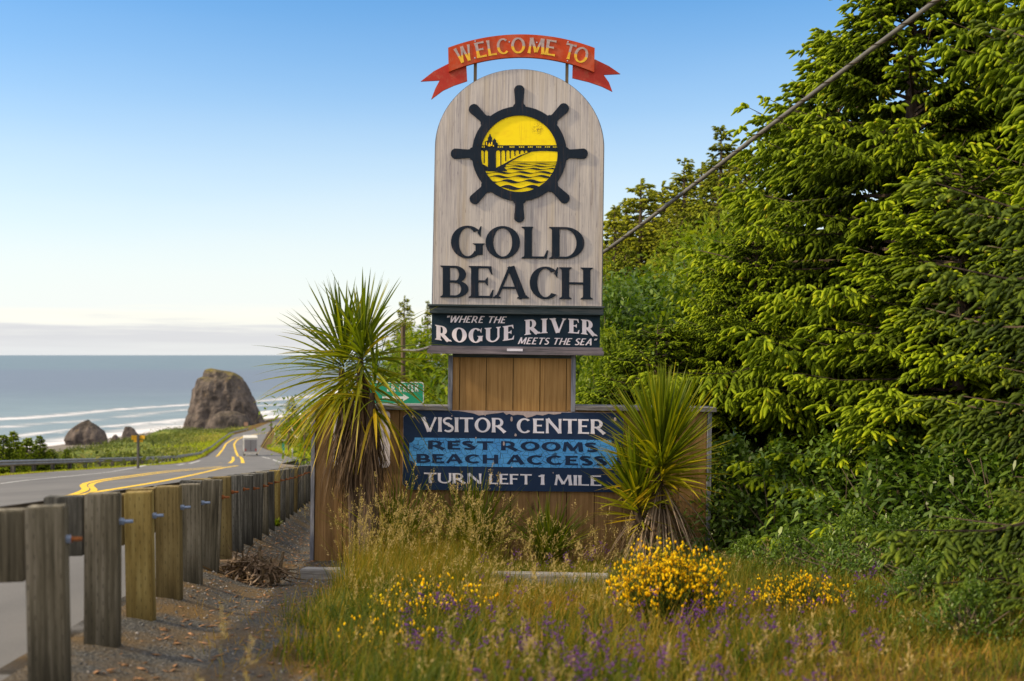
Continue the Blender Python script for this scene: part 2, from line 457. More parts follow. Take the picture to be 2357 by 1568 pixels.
def hgt(X, Y):
    X = np.asarray(X, float); Y = np.asarray(Y, float)
    z0 = zr(Y); xr = XR(Y); xl = XL(Y)
    d = X - xr
    zn = np.where(Y < 14, -1.46 - .105 * (Y - 4.75), zr(Y) - .30) + .035 * np.clip(X - 1.2, 0, 8)
    zn = zn + .03 * np.exp(-((X - 2.6) / 1.6) ** 2) * sm(5, 8, Y) * (1 - sm(10, 12, Y))
    zright = z0 + (zn - z0) * sm(.06, .75, d)
    zright = zright + .26 * np.clip(d - 5, 0, 70) * sm(13.5, 30, Y) * (1 - .85 * sm(270, 420, Y)) + .02 * wav(X, Y, 3) * sm(.1, .6, d)
    zright = zright + sm(3, 9, d) * wav(X, Y, .35) * .5 * sm(20, 40, Y)
    t = xl - X
    bump = (1.3 * wav(X, Y, .10) + .6 * wav(X, Y, .3)) * sm(3, 12, t) * (1 - sm(60, 90, t)) * sm(40, 90, Y) * (1 - sm(420, 480, Y))
    st_ = 4 + 26 * sm(110, 210, Y) * (1 - sm(420, 480, Y))
    zleft = z0 - .05 * np.clip(t, 0, st_) - .30 * np.clip(t - st_, 0, 400) + bump
    sx = shore_x(Y)
    beach = SEA + .022 * np.clip(X - sx, -400, 80)
    zleft = np.maximum(zleft, beach)
    z = np.where(d > 0, zright, np.where(t > 0, zleft, z0))
    far = np.where(d > 0, np.maximum(z, beach), z)
    return far
def ground(x, y): return float(hgt(np.array([x]), np.array([y]))[0])
def on_ground(dx, Y, dz=0.0):
    x = XD(dx, Y); return Vector((x, Y, ground(x, Y) + dz))
def road_Y(dy):
    lo, hi = 5.0, 460.0
    for _ in range(50):
        m = (lo + hi) / 2
        if HY - F * zr(m) / m > dy: lo = m
        else: hi = m
    return (lo + hi) / 2
def road_pt(dx, dy):
    Y = road_Y(dy); return (XD(dx, Y), Y)

# ground sheet
Yl = np.concatenate([np.linspace(-8, 16, 121), np.geomspace(16.25, 900, 250)])
s1 = np.concatenate([-np.geomspace(420, 1.2, 110), np.linspace(-1.1, 7, 122), np.geomspace(7.1, 420, 90)])
GX = np.zeros((len(Yl), len(s1))); GY = np.zeros_like(GX)
for i, y in enumerate(Yl):
    GX[i] = XR(y) + s1; GY[i] = y
GZ = hgt(GX, GY)
on_road = (GX < XR(GY) - .10) & (GX > XL(GY) + .05)
GZ = np.where(on_road, GZ - .06, GZ)
V = np.stack([GX, GY, GZ], -1).reshape(-1, 3)
nx = len(s1); ii, jj = np.meshgrid(np.arange(len(Yl) - 1), np.arange(nx - 1), indexing='ij')
a = (ii * nx + jj).ravel()
Fq = np.stack([a, a + 1, a + nx + 1, a + nx], 1)
# surface kinds: tint 0 gravel, .33 dry grass soil, .66 green scrub, 1 sand
dR = GX - XR(GY); tL = XL(GY) - GX
kind = np.full(GX.shape, .33)
gx = -.95 - .16 * (GY - 5.4) + .25 * wav(GX, GY, 2.2) + .5 * sm(8.5, 10.0, GY)
kind = np.where((dR > -.4) & (GX < gx) & (GY < 26), .0, kind)
kind = np.where((dR > 2) & (GY > 26), .55, kind)
kind = np.where(tL > 5, .66, kind)
kind = np.where((GZ < SEA + 2.4) & ((tL > 20) | (GY > 480)), 1.0, kind)
t = NT('ground_cover')
at = t.attr()
n1 = t.noise(t.coord('Object', (1, 1, 1)), 45, 5, .7)
n2 = t.noise(t.coord('Object', (1, 1, 1)), 2.2, 5, .6)
n3 = t.noise(t.coord('Object', (1, 1, 1)), .12, 6, .65)
vo = t.voro(t.coord(), 55)
grav = t.ramp(t.math('ADD', t.math('MULTIPLY', vo.outputs['Distance'], .6), t.math('MULTIPLY', n1, .4)), [(.15, (.018, .018, .018)), (.45, (.075, .072, .068)), (.75, (.15, .145, .14))])
grav = t.mix(t.math('MULTIPLY', t.ramp(n2, [(.40, 0), (.66, 1)]), .8), grav, (.17, .105, .04))
dry = t.ramp(t.math('ADD', t.math('MULTIPLY', n1, .5), t.math('MULTIPLY', n2, .5)), [(.3, (.035, .03, .010)), (.5, (.12, .075, .022)), (.7, (.26, .15, .045))])
scrub = t.ramp(t.math('ADD', t.math('MULTIPLY', n3, .6), t.math('MULTIPLY', n2, .4)), [(.35, (.045, .075, .018)), (.5, (.13, .17, .03)), (.62, (.30, .27, .06))])
sand = t.ramp(n3, [(.3, (.15, .135, .12)), (.7, (.23, .205, .18))])
c1 = t.mix(t.ramp(at, [(.10, 0), (.25, 1)]), grav, dry)
c2 = t.mix(t.ramp(at, [(.42, 0), (.60, 1)]), c1, scrub)
c3 = t.mix(t.ramp(at, [(.75, 0), (.95, 1)]), c2, sand)
t.bump(t.math('ADD', vo.outputs['Distance'], n1), .6, .02)
gm = t.done(c3, .95, .1)
me = mesh_np('ground', V, [Fq], gm, kind.ravel(), smooth=True)
tag(link('ground', me), kind='structure')

# road sheet
ry = np.concatenate([np.linspace(-8, 30, 60), np.geomspace(31, 900, 170)])
rows = []
for y in ry:
    l, r = XL(y), XR(y)
    rows.append([(l + (r - l) * k / 8, y, zr(y)) for k in range(9)])
V = np.array(rows).reshape(-1, 3)
ii, jj = np.meshgrid(np.arange(len(ry) - 1), np.arange(8), indexing='ij'); a = (ii * 9 + jj).ravel()
t = NT('asphalt')
n = t.noise(t.coord(), 60, 4, .7); b = t.noise(t.coord('Object', (1, .25, 1)), .6, 5)
col = t.ramp(t.math('ADD', t.math('MULTIPLY', n, .35), t.math('MULTIPLY', b, .65)), [(.3, (.105, .10, .098)), (.7, (.20, .19, .185))])
t.bump(n, .3, .004)
am = t.done(col, .8, .25)
tag(link('road', mesh_np('road', V, [np.stack([a, a + 1, a + 10, a + 9], 1)], am)), kind='structure')

# painted markings, laid as sheets on the road
def c5(px, py): return (px * .3173, 776.8 + .31735 * py)
def mark(mb, pts, w, z=.006, dash=None):
    P2 = [np.array(road_pt(*p)) for p in pts]
    Q = []
    for a, b in zip(P2[:-1], P2[1:]):
        k = max(2, int(np.linalg.norm(b - a) / 2.5))
        Q += [a + (b - a) * i / k for i in range(k)]
    Q.append(P2[-1]); Q = np.array(Q)
    for _ in range(6 if Q[0, 1] > 90 else 2):
        Q[1:-1] = (Q[:-2] + 2 * Q[1:-1] + Q[2:]) / 4
    T = np.gradient(Q, axis=0); T /= np.linalg.norm(T, axis=1)[:, None] + 1e-9
    N = np.stack([-T[:, 1], T[:, 0]], 1)
    A = Q + N * w / 2; B = Q - N * w / 2
    for i in range(len(Q) - 1):
        mb.quad(*[(float(p[0]), float(p[1]), float(zr(p[1])) + z) for p in (A[i], B[i], B[i + 1], A[i + 1])])
y_lines = [([(300, 1210), (480, 1160), (600, 1118), (640, 1097), (578, 1076), (640, 1046), (860, 1015), (1200, 970), (1500, 945), (1610, 936)], .20),
           ([(650, 1130), (712, 1103), (628, 1078), (700, 1047), (860, 1026), (1200, 979), (1500, 953), (1610, 943)], .17),
           ([(560, 1150), (790, 1105), (935, 1086), (1200, 1040), (1450, 987), (1600, 950), (1725, 930)], .25),
           ([(1568, 864), (1610, 820), (1640, 770), (1690, 738), (1740, 722), (1830, 708), (1950, 690)], .34),
           ([(1730, 864), (1708, 820), (1697, 775), (1718, 745), (1765, 722)], .34),
           ([(1667, 912), (1692, 888), (1690, 866)], .35), ([(1762, 912), (1757, 885), (1744, 866)], .35),
           ([(1590, 912), (1616, 912)], .5)]
w_lines = [([(1420, 868), (1500, 815), (1590, 750), (1700, 700)], .3), ([(1290, 926), (1335, 918)], .3), ([(1375, 916), (1448, 894)], .3),
           ([(1000, 940), (1130, 912), (1250, 890)], .3), ([(0, 1062), (200, 1034), (350, 1022), (780, 980), (1000, 942)], .14),
           ([(1900, 865), (1962, 881)], .25), ([(1980, 886), (2042, 906)], .25), ([(2195, 905), (2240, 935)], .3), ([(2040, 945), (2085, 920)], .3)]
for nm, ls, c in (('yellow_line', y_lines, (.85, .54, .010)), ('white_line', w_lines, (.52, .51, .50))):
    tm = NT(nm + '_paint'); nn = tm.noise(tm.coord(), 30, 5, .7); nb = tm.noise(tm.coord(), 1.2, 4, .7)
    mt = tm.done(tm.mix(tm.math('MULTIPLY', tm.ramp(tm.math('ADD', tm.math('MULTIPLY', nn, .5), tm.math('MULTIPLY', nb, .5)), [(.50, 0), (.64, 1)]), .65), c, (.16, .15, .14)), .7, .3)
    for pts, w in ls:
        mb = MB(); mark(mb, [c5(*p) for p in pts], w)
        tag(mb.build(nm, mt, recalc=False), kind='structure')

# sea: near swash and breakers are real ridges of water, foam lies on the crests
def shore_d(X, Y): return shore_x(np.clip(Y, 300, 800)) - X     # metres seaward (west) of the waterline
sy = np.concatenate([np.linspace(-100, 300, 20), np.linspace(302, 1100, 330), np.geomspace(1110, 90000, 120)])
xs = np.concatenate([-np.geomspace(60000, 520, 60), np.linspace(-510, 160, 150), np.geomspace(165, 60000, 60)])
SX, SY = np.meshgrid(xs, sy)
dd = shore_d(SX, SY)
near = (SY < 1100) & (SX > -520) & (SX < 170)
ridge = .55 * np.exp(-((dd - 34 + 7 * wav(SX, SY, .035)) / 3.2) ** 2) + .8 * np.exp(-((dd - 88 + 12 * wav(SX, SY, .02)) / 4) ** 2) * (.5 + .5 * wav(SX, SY, .012)) + .5 * np.exp(-((dd - 150 + 20 * wav(SX, SY, .02)) / 6) ** 2)
SZ = SEA + np.where(near, ridge, 0)
t = NT('sea_water')
ob = t.coord()
X, Y, Z = t.xyz(ob)
nA = t.noise(t.coord('Object', (.006, .022, 1)), 1, 5, .6)
nS = t.noise(t.coord('Object', (.035, .16, 1)), 1, 5, .65)
nC = t.noise(t.coord('Object', (.0002, .00085, 1)), 1.6, 4, .55)
col = t.mix(t.ramp(nA, [(.40, 0), (.60, 1)]), (.080, .110, .122), (.130, .160, .168))
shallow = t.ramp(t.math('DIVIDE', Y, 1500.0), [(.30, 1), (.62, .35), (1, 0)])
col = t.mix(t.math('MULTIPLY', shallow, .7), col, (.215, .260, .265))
# offshore cloud shadow painted into the water colour as a darker violet band
deep = t.ramp(t.math('DIVIDE', Y, 6000.0), [(.115, 0), (.185, 1), (.36, 1), (.47, 0)])  # mask of the painted cloud shadow, not of water depth
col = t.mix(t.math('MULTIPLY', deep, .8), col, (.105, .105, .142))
at = t.attr()
fn = t.noise(t.coord('Object', (.022, .10, 1)), 1, 6, .7)
foam = t.ramp(t.math('ADD', at, t.math('MULTIPLY', t.math('SUBTRACT', fn, .5), 1.1)), [(.44, 0), (.82, 1)])
caps = t.math('MULTIPLY', t.ramp(nS, [(.66, 0), (.74, 1)]), t.ramp(t.math('DIVIDE', Y, 3000.0), [(.25, .35), (.6, .0)]))
col = t.mix(caps, col, (.6, .62, .64))
col = t.mix(1.0, col, t.ramp(nS, [(.35, .84), (.65, 1.14)]), 'MULTIPLY')
col = t.mix(foam, col, (.66, .65, .69))
t.bump(t.math('ADD', nS, t.math('MULTIPLY', nA, 2)), .35, .8)
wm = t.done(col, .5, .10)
t.l.new(t.mix(foam, (.30, .30, .30), (.9, .9, .9)), t.b.inputs['Roughness'])
foam_t = np.clip(.80 * np.exp(-((dd - 3) / 7) ** 2) + .60 * np.exp(-((dd - 38 + 9 * wav(SX, SY, .035)) / 9) ** 2) + .50 * np.exp(-((dd - 16) / 12) ** 2)
                 + .62 * np.exp(-((dd - 85 + 14 * wav(SX, SY, .02)) / 9) ** 2) * (.55 + .45 * wav(SX, SY, .012)) + .42 * np.exp(-((dd - 140 + 22 * wav(SX, SY, .02)) / 10) ** 2) + .38 * np.exp(-((dd - 110) / 80) ** 2), 0, 1) * near
nx = len(xs); ii, jj = np.meshgrid(np.arange(len(sy) - 1), np.arange(nx - 1), indexing='ij'); a = (ii * nx + jj).ravel()
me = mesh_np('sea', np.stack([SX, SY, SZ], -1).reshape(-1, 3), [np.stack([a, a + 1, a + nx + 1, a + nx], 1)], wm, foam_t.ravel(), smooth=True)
tag(link('sea', me), kind='structure')

# ------------------------------------------------------------------ sea stacks
def m_rock():
    t = NT('sea_stack_rock')
    n = t.noise(t.coord('Object', (1, 1, .45)), .35, 8, .68)
    g = t.noise(t.coord(), .12, 5, .6)
    col = t.ramp(n, [(.34, (.040, .034, .034)), (.5, (.092, .078, .075)), (.66, (.16, .13, .12))])
    z = t.xyz(t.coord())[2]
    geo = t.add('ShaderNodeNewGeometry')
    nz = t.xyz(geo.outputs['Normal'])[2]
    moss = t.math('MULTIPLY', t.ramp(nz, [(.55, 0), (.8, 1)]), t.ramp(g, [(.40, .2), (.60, 1)]))
    zz_ = t.ramp(t.math('DIVIDE', z, 26.0), [(.80, .12), (.95, 1)])
    col = t.mix(t.math('MULTIPLY', t.math('MULTIPLY', moss, zz_), .8), col, (.20, .165, .045))
    och = t.noise(t.coord('Object', (.5, .5, .15)), 1, 4)
    col = t.mix(t.math('MULTIPLY', t.ramp(och, [(.60, 0), (.75, 1)]), .4), col, (.26, .17, .08))
    t.bump(n, .9, 1.2)
    return t.done(col, .95, .1)
MAT['rock'] = m_rock()
def rock(name, prof, Y, base_z, label, depth=.8, extra=(), amp=1.0, seed=0, seg=96):
    """prof: list of (dy, left dx, right dx) from the bottom up; cross-sections are rough ellipses"""
    s = Y / F
    V = []; Fc = []
    def shell(prof, yoff, amp, seed):
        dyv = np.array([p[0] for p in prof][::-1], float); lv = np.array([p[1] for p in prof][::-1], float); rv = np.array([p[2] for p in prof][::-1], float)
        rowsn = 84
        n0 = len(V)
        top, bot = dyv[0], dyv[-1]
        for i in range(rowsn):
            f = i / (rowsn - 1)
            dy = bot + (top - bot) * f
            l = np.interp(dy, dyv, lv); r = np.interp(dy, dyv, rv)
            cx = ((l + r) / 2 - CX) * s; hw = (r - l) / 2 * s
            z = (HY - dy) * s
            for k in range(seg):
                an = 2 * math.pi * k / seg
                c, q = math.cos(an), math.sin(an)
                ex = math.copysign(abs(c) ** .85, c) * hw; ey = math.copysign(abs(q) ** .85, q) * hw * depth
                p = Vector((cx + ex, Y + yoff + ey, z))
                nn = mnoise.fractal(Vector((p.x * .10 + seed, p.y * .10, p.z * .10)) , .9, 2.1, 5) + .5 * mnoise.ridged_multi_fractal(Vector((p.x * .16 + seed, p.y * .16, p.z * .05)), .9, 2.0, 4, 1.0, 2.0) - .6 + .35 * mnoise.noise(Vector((p.x * .45 + seed, p.y * .45, p.z * .22)))
                edge = 1 if i < rowsn - 1 else .3
                p.x += c * nn * amp * edge * .75; p.y += q * nn * amp * 1.6; p.z += nn * amp * .15 * edge
                V.append(tuple(p - Vector(org)))
        for i in range(rowsn - 1):
            for k in range(seg):
                w = (k + 1) % seg
                Fc.append((n0 + i * seg + k, n0 + i * seg + w, n0 + (i + 1) * seg + w, n0 + (i + 1) * seg + k))
        m = n0 + (rowsn - 1) * seg
        V.append(tuple(np.mean(np.array(V[m:m + seg]), axis=0) + np.array([0, 0, .2 * amp])))
        c = len(V) - 1
        for k in range(seg): Fc.append((m + k, m + (k + 1) % seg, c))
    bx = XD((prof[0][1] + prof[0][2]) / 2, Y)
    org = (bx, Y, base_z)
    shell(prof, 0, amp, seed)
    for (pr, yo, am, sd_) in extra: shell(pr, yo, am, sd_)
    me = bpy.data.meshes.new(name); me.from_pydata(V, [], Fc); me.materials.append(MAT['rock'])
    me.polygons.foreach_set('use_smooth', np.zeros(len(me.polygons), dtype=bool)); me.update()
    o = link(name, me, None, org)
    tag(o, label, 'rock', 'sea stacks and boulders along the beach')
    return o
def c7(px, py): return (402.8 + .17615 * px, 805.6 + .17615 * py)
def pr7(rows): return [(c7(0, y)[1], c7(l, 0)[0], c7(r, 0)[0]) for y, l, r in rows]
rock('sea_stack', pr7([(1130, 90, 1245), (1060, 103, 1240), (960, 128, 1160), (880, 160, 1125), (830, 180, 1108), (730, 198, 1072), (660, 212, 1042), (600, 225, 1003), (525, 230, 965), (490, 266, 950), (420, 288, 918), (372, 318, 885), (358, 385, 868), (340, 390, 846), (300, 390, 782), (270, 392, 700), (252, 405, 560), (247, 425, 520)]),
     500, -33, 'tall brown sea stack with a grassy top beside the road bend',
     extra=[(pr7([(1100, 480, 1130), (1000, 520, 1100), (900, 560, 1080), (830, 600, 1040), (790, 680, 920), (780, 720, 880)]), -14, .9, 7), (pr7([(1100, 1040, 1250), (1005, 1060, 1235), (930, 1085, 1200), (850, 1110, 1168), (815, 1128, 1148)]), -5, .7, 3)], amp=1.25, depth=.75)
def pr5(rows): return [(c5(0, y)[1], c5(l, 0)[0], c5(r, 0)[0]) for y, l, r in rows]
rock('beach_boulder', pr5([(800, 485, 790), (775, 485, 778), (740, 470, 775), (710, 485, 768), (680, 505, 755), (650, 540, 725), (620, 580, 690), (600, 625, 655)]), 405, -33, 'broad domed boulder standing on the beach nearest the conifers', amp=.9, seed=11, depth=.7)
rock('beach_boulder', pr5([(770, 870, 1000), (755, 875, 1000), (700, 890, 995), (665, 900, 975), (648, 905, 950)]), 420, -33, 'squarish rock on the beach behind the yellow road sign', amp=.6, seed=21)
rock('beach_boulder', pr5([(765, 800, 868), (748, 805, 866), (725, 815, 855), (706, 830, 845)]), 415, -33, 'smallest beach rock, between the domed boulder and the squarish rock', amp=.35, seed=31)
# ------------------------------------------------------------------ lettering: every glyph is drawn from strips and slabs
def arc_strip(cx, cy, rx, ry, a0, a1, wh, wv, n=26):
    A, B = [], []
    for i in range(n + 1):
        a = R(a0 + (a1 - a0) * i / n); c, s = math.cos(a), math.sin(a)
        A.append((cx + rx * c, cy + ry * s)); B.append((cx + (rx - wh) * c, cy + (ry - wv) * s))
    return (A, B)
class Style:
    def __init__(s, W=.2, T=.08, serif=0, sh=.05, flare=0, ws=1.0, gap=.08, slant=0, br=.05):
        s.W, s.T, s.sl, s.sh, s.flare, s.ws, s.gap, s.slant, s.br = W, T, serif, sh, flare, ws, gap, slant, br
def glyph(ch, S):
    """list of (A,B) strips in a cap-height of 1, and the advance width"""
    W, T, sl, sh, fl = S.W, S.T, S.sl, S.sh, S.flare
    o = []
    def bar(x0, y0, x1, y1, w, f0=None, f1=None):
        f0 = fl if f0 is None else f0; f1 = fl if f1 is None else f1
        d = Vector((x1 - x0, y1 - y0)); L = d.length; d /= L; n = Vector((-d.y, d.x))
        A, B = [], []
        for tt in (0, .12, .3, .7, .88, 1):
            k = 1 + f0 * max(0, (1 - tt / .35)) ** 2 + f1 * max(0, 1 - (1 - tt) / .35) ** 2
            p = Vector((x0, y0)) + d * L * tt
            A.append(tuple(p + n * w / 2 * k)); B.append(tuple(p - n * w / 2 * k))
        o.append((A, B))
    def ser(x, y, w, l=1, r=1):
        if not sl: return
        up = -1 if y > .5 else 1
        l *= sl; r *= sl; b = S.br
        o.append(([(x - w / 2 - l, y), (x - w / 2 - l * .92, y + up * sh * .75), (x - w / 2 - l * .25, y + up * (sh + b * .25)), (x - w / 2, y + up * (sh + b))],
                  [(x + w / 2 + r, y), (x + w / 2 + r * .92, y + up * sh * .75), (x + w / 2 + r * .25, y + up * (sh + b * .25)), (x + w / 2, y + up * (sh + b))]))
    def stem(x, w=None, y0=0, y1=1, bl=1, br=1, tl=1, tr=1):
        w = W if w is None else w
        bar(x, y0, x, y1, w)
        if y0 == 0: ser(x, 0, w, bl, br)
        if y1 == 1: ser(x, 1, w, tl, tr)
    def diag(x0, y0, x1, y1, w, s0=True, s1=True):
        bar(x0, y0, x1, y1, w)
        if s0: ser(x0, y0, w)
        if s1: ser(x1, y1, w)
    def term(x, y, up, h=None):      # vertical beak at the end of an arm
        h = (.26 if sl else .0) if h is None else h
        if h:
            o.append(([(x, y), (x + .03, y + up * h)], [(x - T * 1.6, y), (x + .0, y + up * h)]))
    hw = W / 2; m = sl
    ws = S.ws
    if ch in 'IJ1':
        if ch == '1':
            stem(m + hw + .10, bl=1, br=1, tl=0, tr=0) if not sl else stem(m + hw, tl=0, tr=0)
            bar(m + hw + .10, .93, .0, .80, T * 1.1, 0, 0)
            return o, m * 2 + W + .12
        stem(m + hw); return o, 2 * m + W
    if ch in 'EFL':
        w = .60 * ws; x = m + hw
        stem(x, br=.4, tr=.4)
        if ch in 'EL':
            bar(x, T / 2, m + w, T / 2, T, 0, fl); term(m + w, 0, 1)
        if ch in 'EF':
            bar(x, 1 - T / 2, m + w - .03, 1 - T / 2, T, 0, fl); term(m + w - .03, 1, -1)
            bar(x, .52, m + w - .12, .52, T, 0, fl)
            if sl: o.append(([(m + w - .12, .38), (m + w - .12, .66)], [(m + w - .12 - T, .46), (m + w - .12 - T, .58)]))
        return o, m + w + .02
    if ch == 'H':
        w = .80 * ws; stem(m + hw); stem(m + w - hw); bar(m + hw, .50, m + w - hw, .50, T, 0, 0); return o, w + 2 * m
    if ch == 'T':
        w = .78 * ws; stem(w / 2, tl=0, tr=0); bar(0, 1 - T / 2, w, 1 - T / 2, T, fl, fl); term(w, 1, -1, None if sl else 0)
        if sl: o.append(([(T * 1.6, 1), (0, .74)], [(0, 1), (-.03, .74)]))
        return o, w
    if ch in 'AV':
        w = .90 * ws
        thin, thick = T * 1.15, W
        if ch == 'A':
            diag(m + thin / 2, 0, w / 2 + m - thick * .18, 1, thin, True, False); diag(w + m - thick / 2 - .02, 0, w / 2 + m - .02, 1, thick, True, False)
            bar(m + w * .22, .33, m + w * .78, .33, T, 0, 0)
        else:
            diag(m + thick / 2, 1, w / 2 + m, 0, thick, True, False); diag(w + m - thin / 2, 1, w / 2 + m + thick * .15, 0, thin, True, False)
        return o, w + 2 * m
    if ch == 'W':
        w = 1.25 * ws
        for k, ww in ((0, W), (1, T * 1.3), (2, W), (3, T * 1.3)):
            x0 = m + hw + k * (w - W) / 4; x1 = x0 + (w - W) / 4
            diag(x0, 1 if k % 2 == 0 else 0, x1, 0 if k % 2 == 0 else 1, ww, k == 0, k == 3)
        return o, w + 2 * m
    if ch == 'M':
        w = 1.0 * ws
        diag(m + T * .6, 0, m + w * .16, 1, T * 1.2, True, False); diag(m + w * .16, 1, m + w * .5, .10, W * .95, False, False)
        diag(m + w * .5, .10, m + w * .82, 1, T * 1.1, False, False); diag(m + w - hw, 0, m + w * .83, 1, W, True, False)
        return o, w + 2 * m
    if ch == 'N':
        w = .86 * ws
        stem(m + T * .7, T * 1.3, tr=0); stem(m + w - T * .7, T * 1.3, br=0, bl=0); diag(m + T * .5 + hw * .3, 1, m + w - T * .7, 0.04, W * .95, False, False)
        return o, w + 2 * m
    if ch == 'K':
        w = .78 * ws; stem(m + hw); diag(m + W * .9, .48, m + w, 1, T * 1.2, False, True); diag(m + W * 1.2, .55, m + w, 0, W, False, True); return o, w + 2 * m
    if ch in 'OC GQ':
        w = (.92 if ch == 'O' else .82) * ws
        ov = .015; rx = w / 2 + (0 if ch == 'O' else .03 * ws)
        if ch == 'O':
            A, B = arc_strip(w / 2, .5, w / 2, .5 + ov, 0, 360, W * 1.05, T); o.append((A[:-1], B[:-1], True)); return o, w
        rx = w * .54; a0 = 48 if ch == 'C' else 45
        o.append(arc_strip(rx, .5, rx, .5 + ov, a0, 315 if ch == 'C' else 322, W * 1.05, T))
        if sl:
            e = rx + rx * math.cos(R(a0))
            o.append(([(e - .05, .80), (e + .03, 1.0)], [(e + .03, .66), (e + .055, 1.0)]))
        else:
            e = rx + rx * math.cos(R(a0)); 
        if ch == 'G':
            xg = w - hw * .7
            bar(xg, .10, xg, .46, W * .95, 0, 0)
            if sl: o.append(([(xg - hw - sl, .46), (xg + hw + sl * .7, .46)], [(xg - hw, .40), (xg + hw, .40)]))
            else: bar(xg - hw - .10, .46 - T / 2, xg + hw * .9, .46 - T / 2, T, 0, 0)
        return o, w + (.02 if ch == 'C' else .06)
    if ch == 'D':
        w = .86 * ws; x = m + hw; stem(x, br=0, tr=0)
        bar(x, 1 - T / 2, m + w * .42, 1 - T / 2, T, 0, 0); bar(x, T / 2, m + w * .42, T / 2, T, 0, 0)
        o.append(arc_strip(m + w * .40, .5, w * .60, .5, -90, 90, W * 1.05, T)); return o, m + w
    if ch in 'BRP':
        w = .68 * ws; x = m + hw; stem(x, br=(0 if ch == 'B' else 1), tr=0)
        yt = .52 if ch == 'B' else .47
        r = (1 - yt + T) / 2
        bar(x, 1 - T / 2, m + w * .5, 1 - T / 2, T, 0, 0); bar(x, yt - T / 2 + .02, m + w * .5, yt - T / 2 + .02, T, 0, 0)
        o.append(arc_strip(m + w * .48, 1 - r, w * .48, r, -90, 90, W * .95, T))
        if ch == 'B':
            r2 = (yt + .02) / 2
            bar(x, T / 2, m + w * .5, T / 2, T, 0, 0); o.append(arc_strip(m + w * .5, r2, w * .56, r2, -90, 90, W, T)); return o, m + w * 1.08
        if ch == 'R':
            diag(m + w * .46, yt, m + w * 1.10, 0 + (.0), W * .95, False, bool(sl)); return o, m + w * 1.16 + hw * .5
        return o, m + w
    if ch == 'U':
        w = .84 * ws; x0, x1 = m + hw, m + w - T * .75
        bar(x0, .36, x0, 1, W, 0, None); ser(x0, 1, W); bar(x1, .36, x1, 1, T * 1.4, 0, None); ser(x1, 1, T * 1.4)
        cx = (m + m + w) / 2; rx = w / 2
        A, B = [], []
        for i in range(25):
            a = R(180 + 180 * i / 24); k = i / 24
            th = W * (1 - k) + T * 1.4 * k
            c, s_ = math.cos(a), math.sin(a)
            A.append((cx + rx * c, .37 + .385 * s_)); B.append((cx + (rx - th) * c, .37 + (.385 - T * 1.05) * s_))
        o.append((A, B)); return o, w + 2 * m
    if ch == 'S':
        w = .60 * ws; A, B = [], []
        pts = []
        for i in range(19):
            a = R(35 + (270 - 35) * i / 18); pts.append((w / 2 + (w / 2 - W * .30) * math.cos(a), .745 + (.255 - T / 2) * math.sin(a)))
        for i in range(1, 19):
            a = R(90 - (90 + 145) * i / 18); pts.append((w / 2 + (w / 2 - W * .28) * math.cos(a), .245 + (.26 - T / 2) * math.sin(a)))
        n = len(pts)
        for i, p in enumerate(pts):
            q0 = Vector(pts[max(0, i - 1)]); q1 = Vector(pts[min(n - 1, i + 1)]); d = (q1 - q0).normalized(); nn = Vector((-d.y, d.x))
            mid = math.exp(-((i - n / 2) / 5.5) ** 2)
            side = math.exp(-((i - n * .22) / 4) ** 2) + math.exp(-((i - n * .78) / 4) ** 2)
            th = T + (W - T) * max(mid, .62 * side) + (fl * T * .5 if i in (0, n - 1) else 0)
            p = Vector(p); A.append(tuple(p + nn * th / 2)); B.append(tuple(p - nn * th / 2))
        o.append((A, B))
        if sl:
            o.append(([(w - .11, .97), (w - .03, 1.0)], [(w - .06, .68), (w - .02, .68)])); o.append(([(.02, .34), (.08, .34)], [(.0, .0), (.10, .05)]))
        return o, w
    if ch == '"':
        bar(.03, 1.0, .0, .72, T * .8, .3, -.4); bar(.17, 1.0, .14, .72, T * .8, .3, -.4); return o, .22
    if ch == '>':
        bar(0, .5, 1.3, .5, .2, 0, 0); o.append(([(1.15, .95), (1.75, .5)], [(1.15, .05), (1.75, .5)])); return o, 1.75
    return o, .3
def layout(text, S):
    """strips of a whole line, in em units, and its width"""
    x = 0; out = []
    for ch in text:
        if ch == ' ':
            x += .42 * S.ws; continue
        g, w = glyph(ch, S); out.append((x, w, g)); x += w + S.gap
    return out, x - S.gap

# ------------------------------------------------------------------ the town sign
SIGN_Y = 12.6
SC = F / SIGN_Y
TH = .0125
OX, OY = 1185.0, 1310.0
def L(dx, dy):
    a = (dx - OX) / SC; b = (OY - dy) / SC
    return (a * math.cos(TH) - b * math.sin(TH), a * math.sin(TH) + b * math.cos(TH))
sign = empty('welcome_sign', P(OX, OY, SIGN_Y), (0, TH, 0))
tag(sign, 'tall wooden welcome sign with arched board, ship wheel emblem and red ribbon banner', 'sign')
def rect(mb, x0, y0, x1, y1, f, b, skew=True):
    """a board given by its picture corners, squared up in the plane of the sign"""
    mx, my = (x0 + x1) / 2, (y0 + y1) / 2
    u0 = L(x0, my)[0]; u1 = L(x1, my)[0]; v0 = L(mx, y0)[1]; v1 = L(mx, y1)[1]
    mb.box(min(u0, u1), max(u0, u1), f, b, min(v0, v1), max(v0, v1))
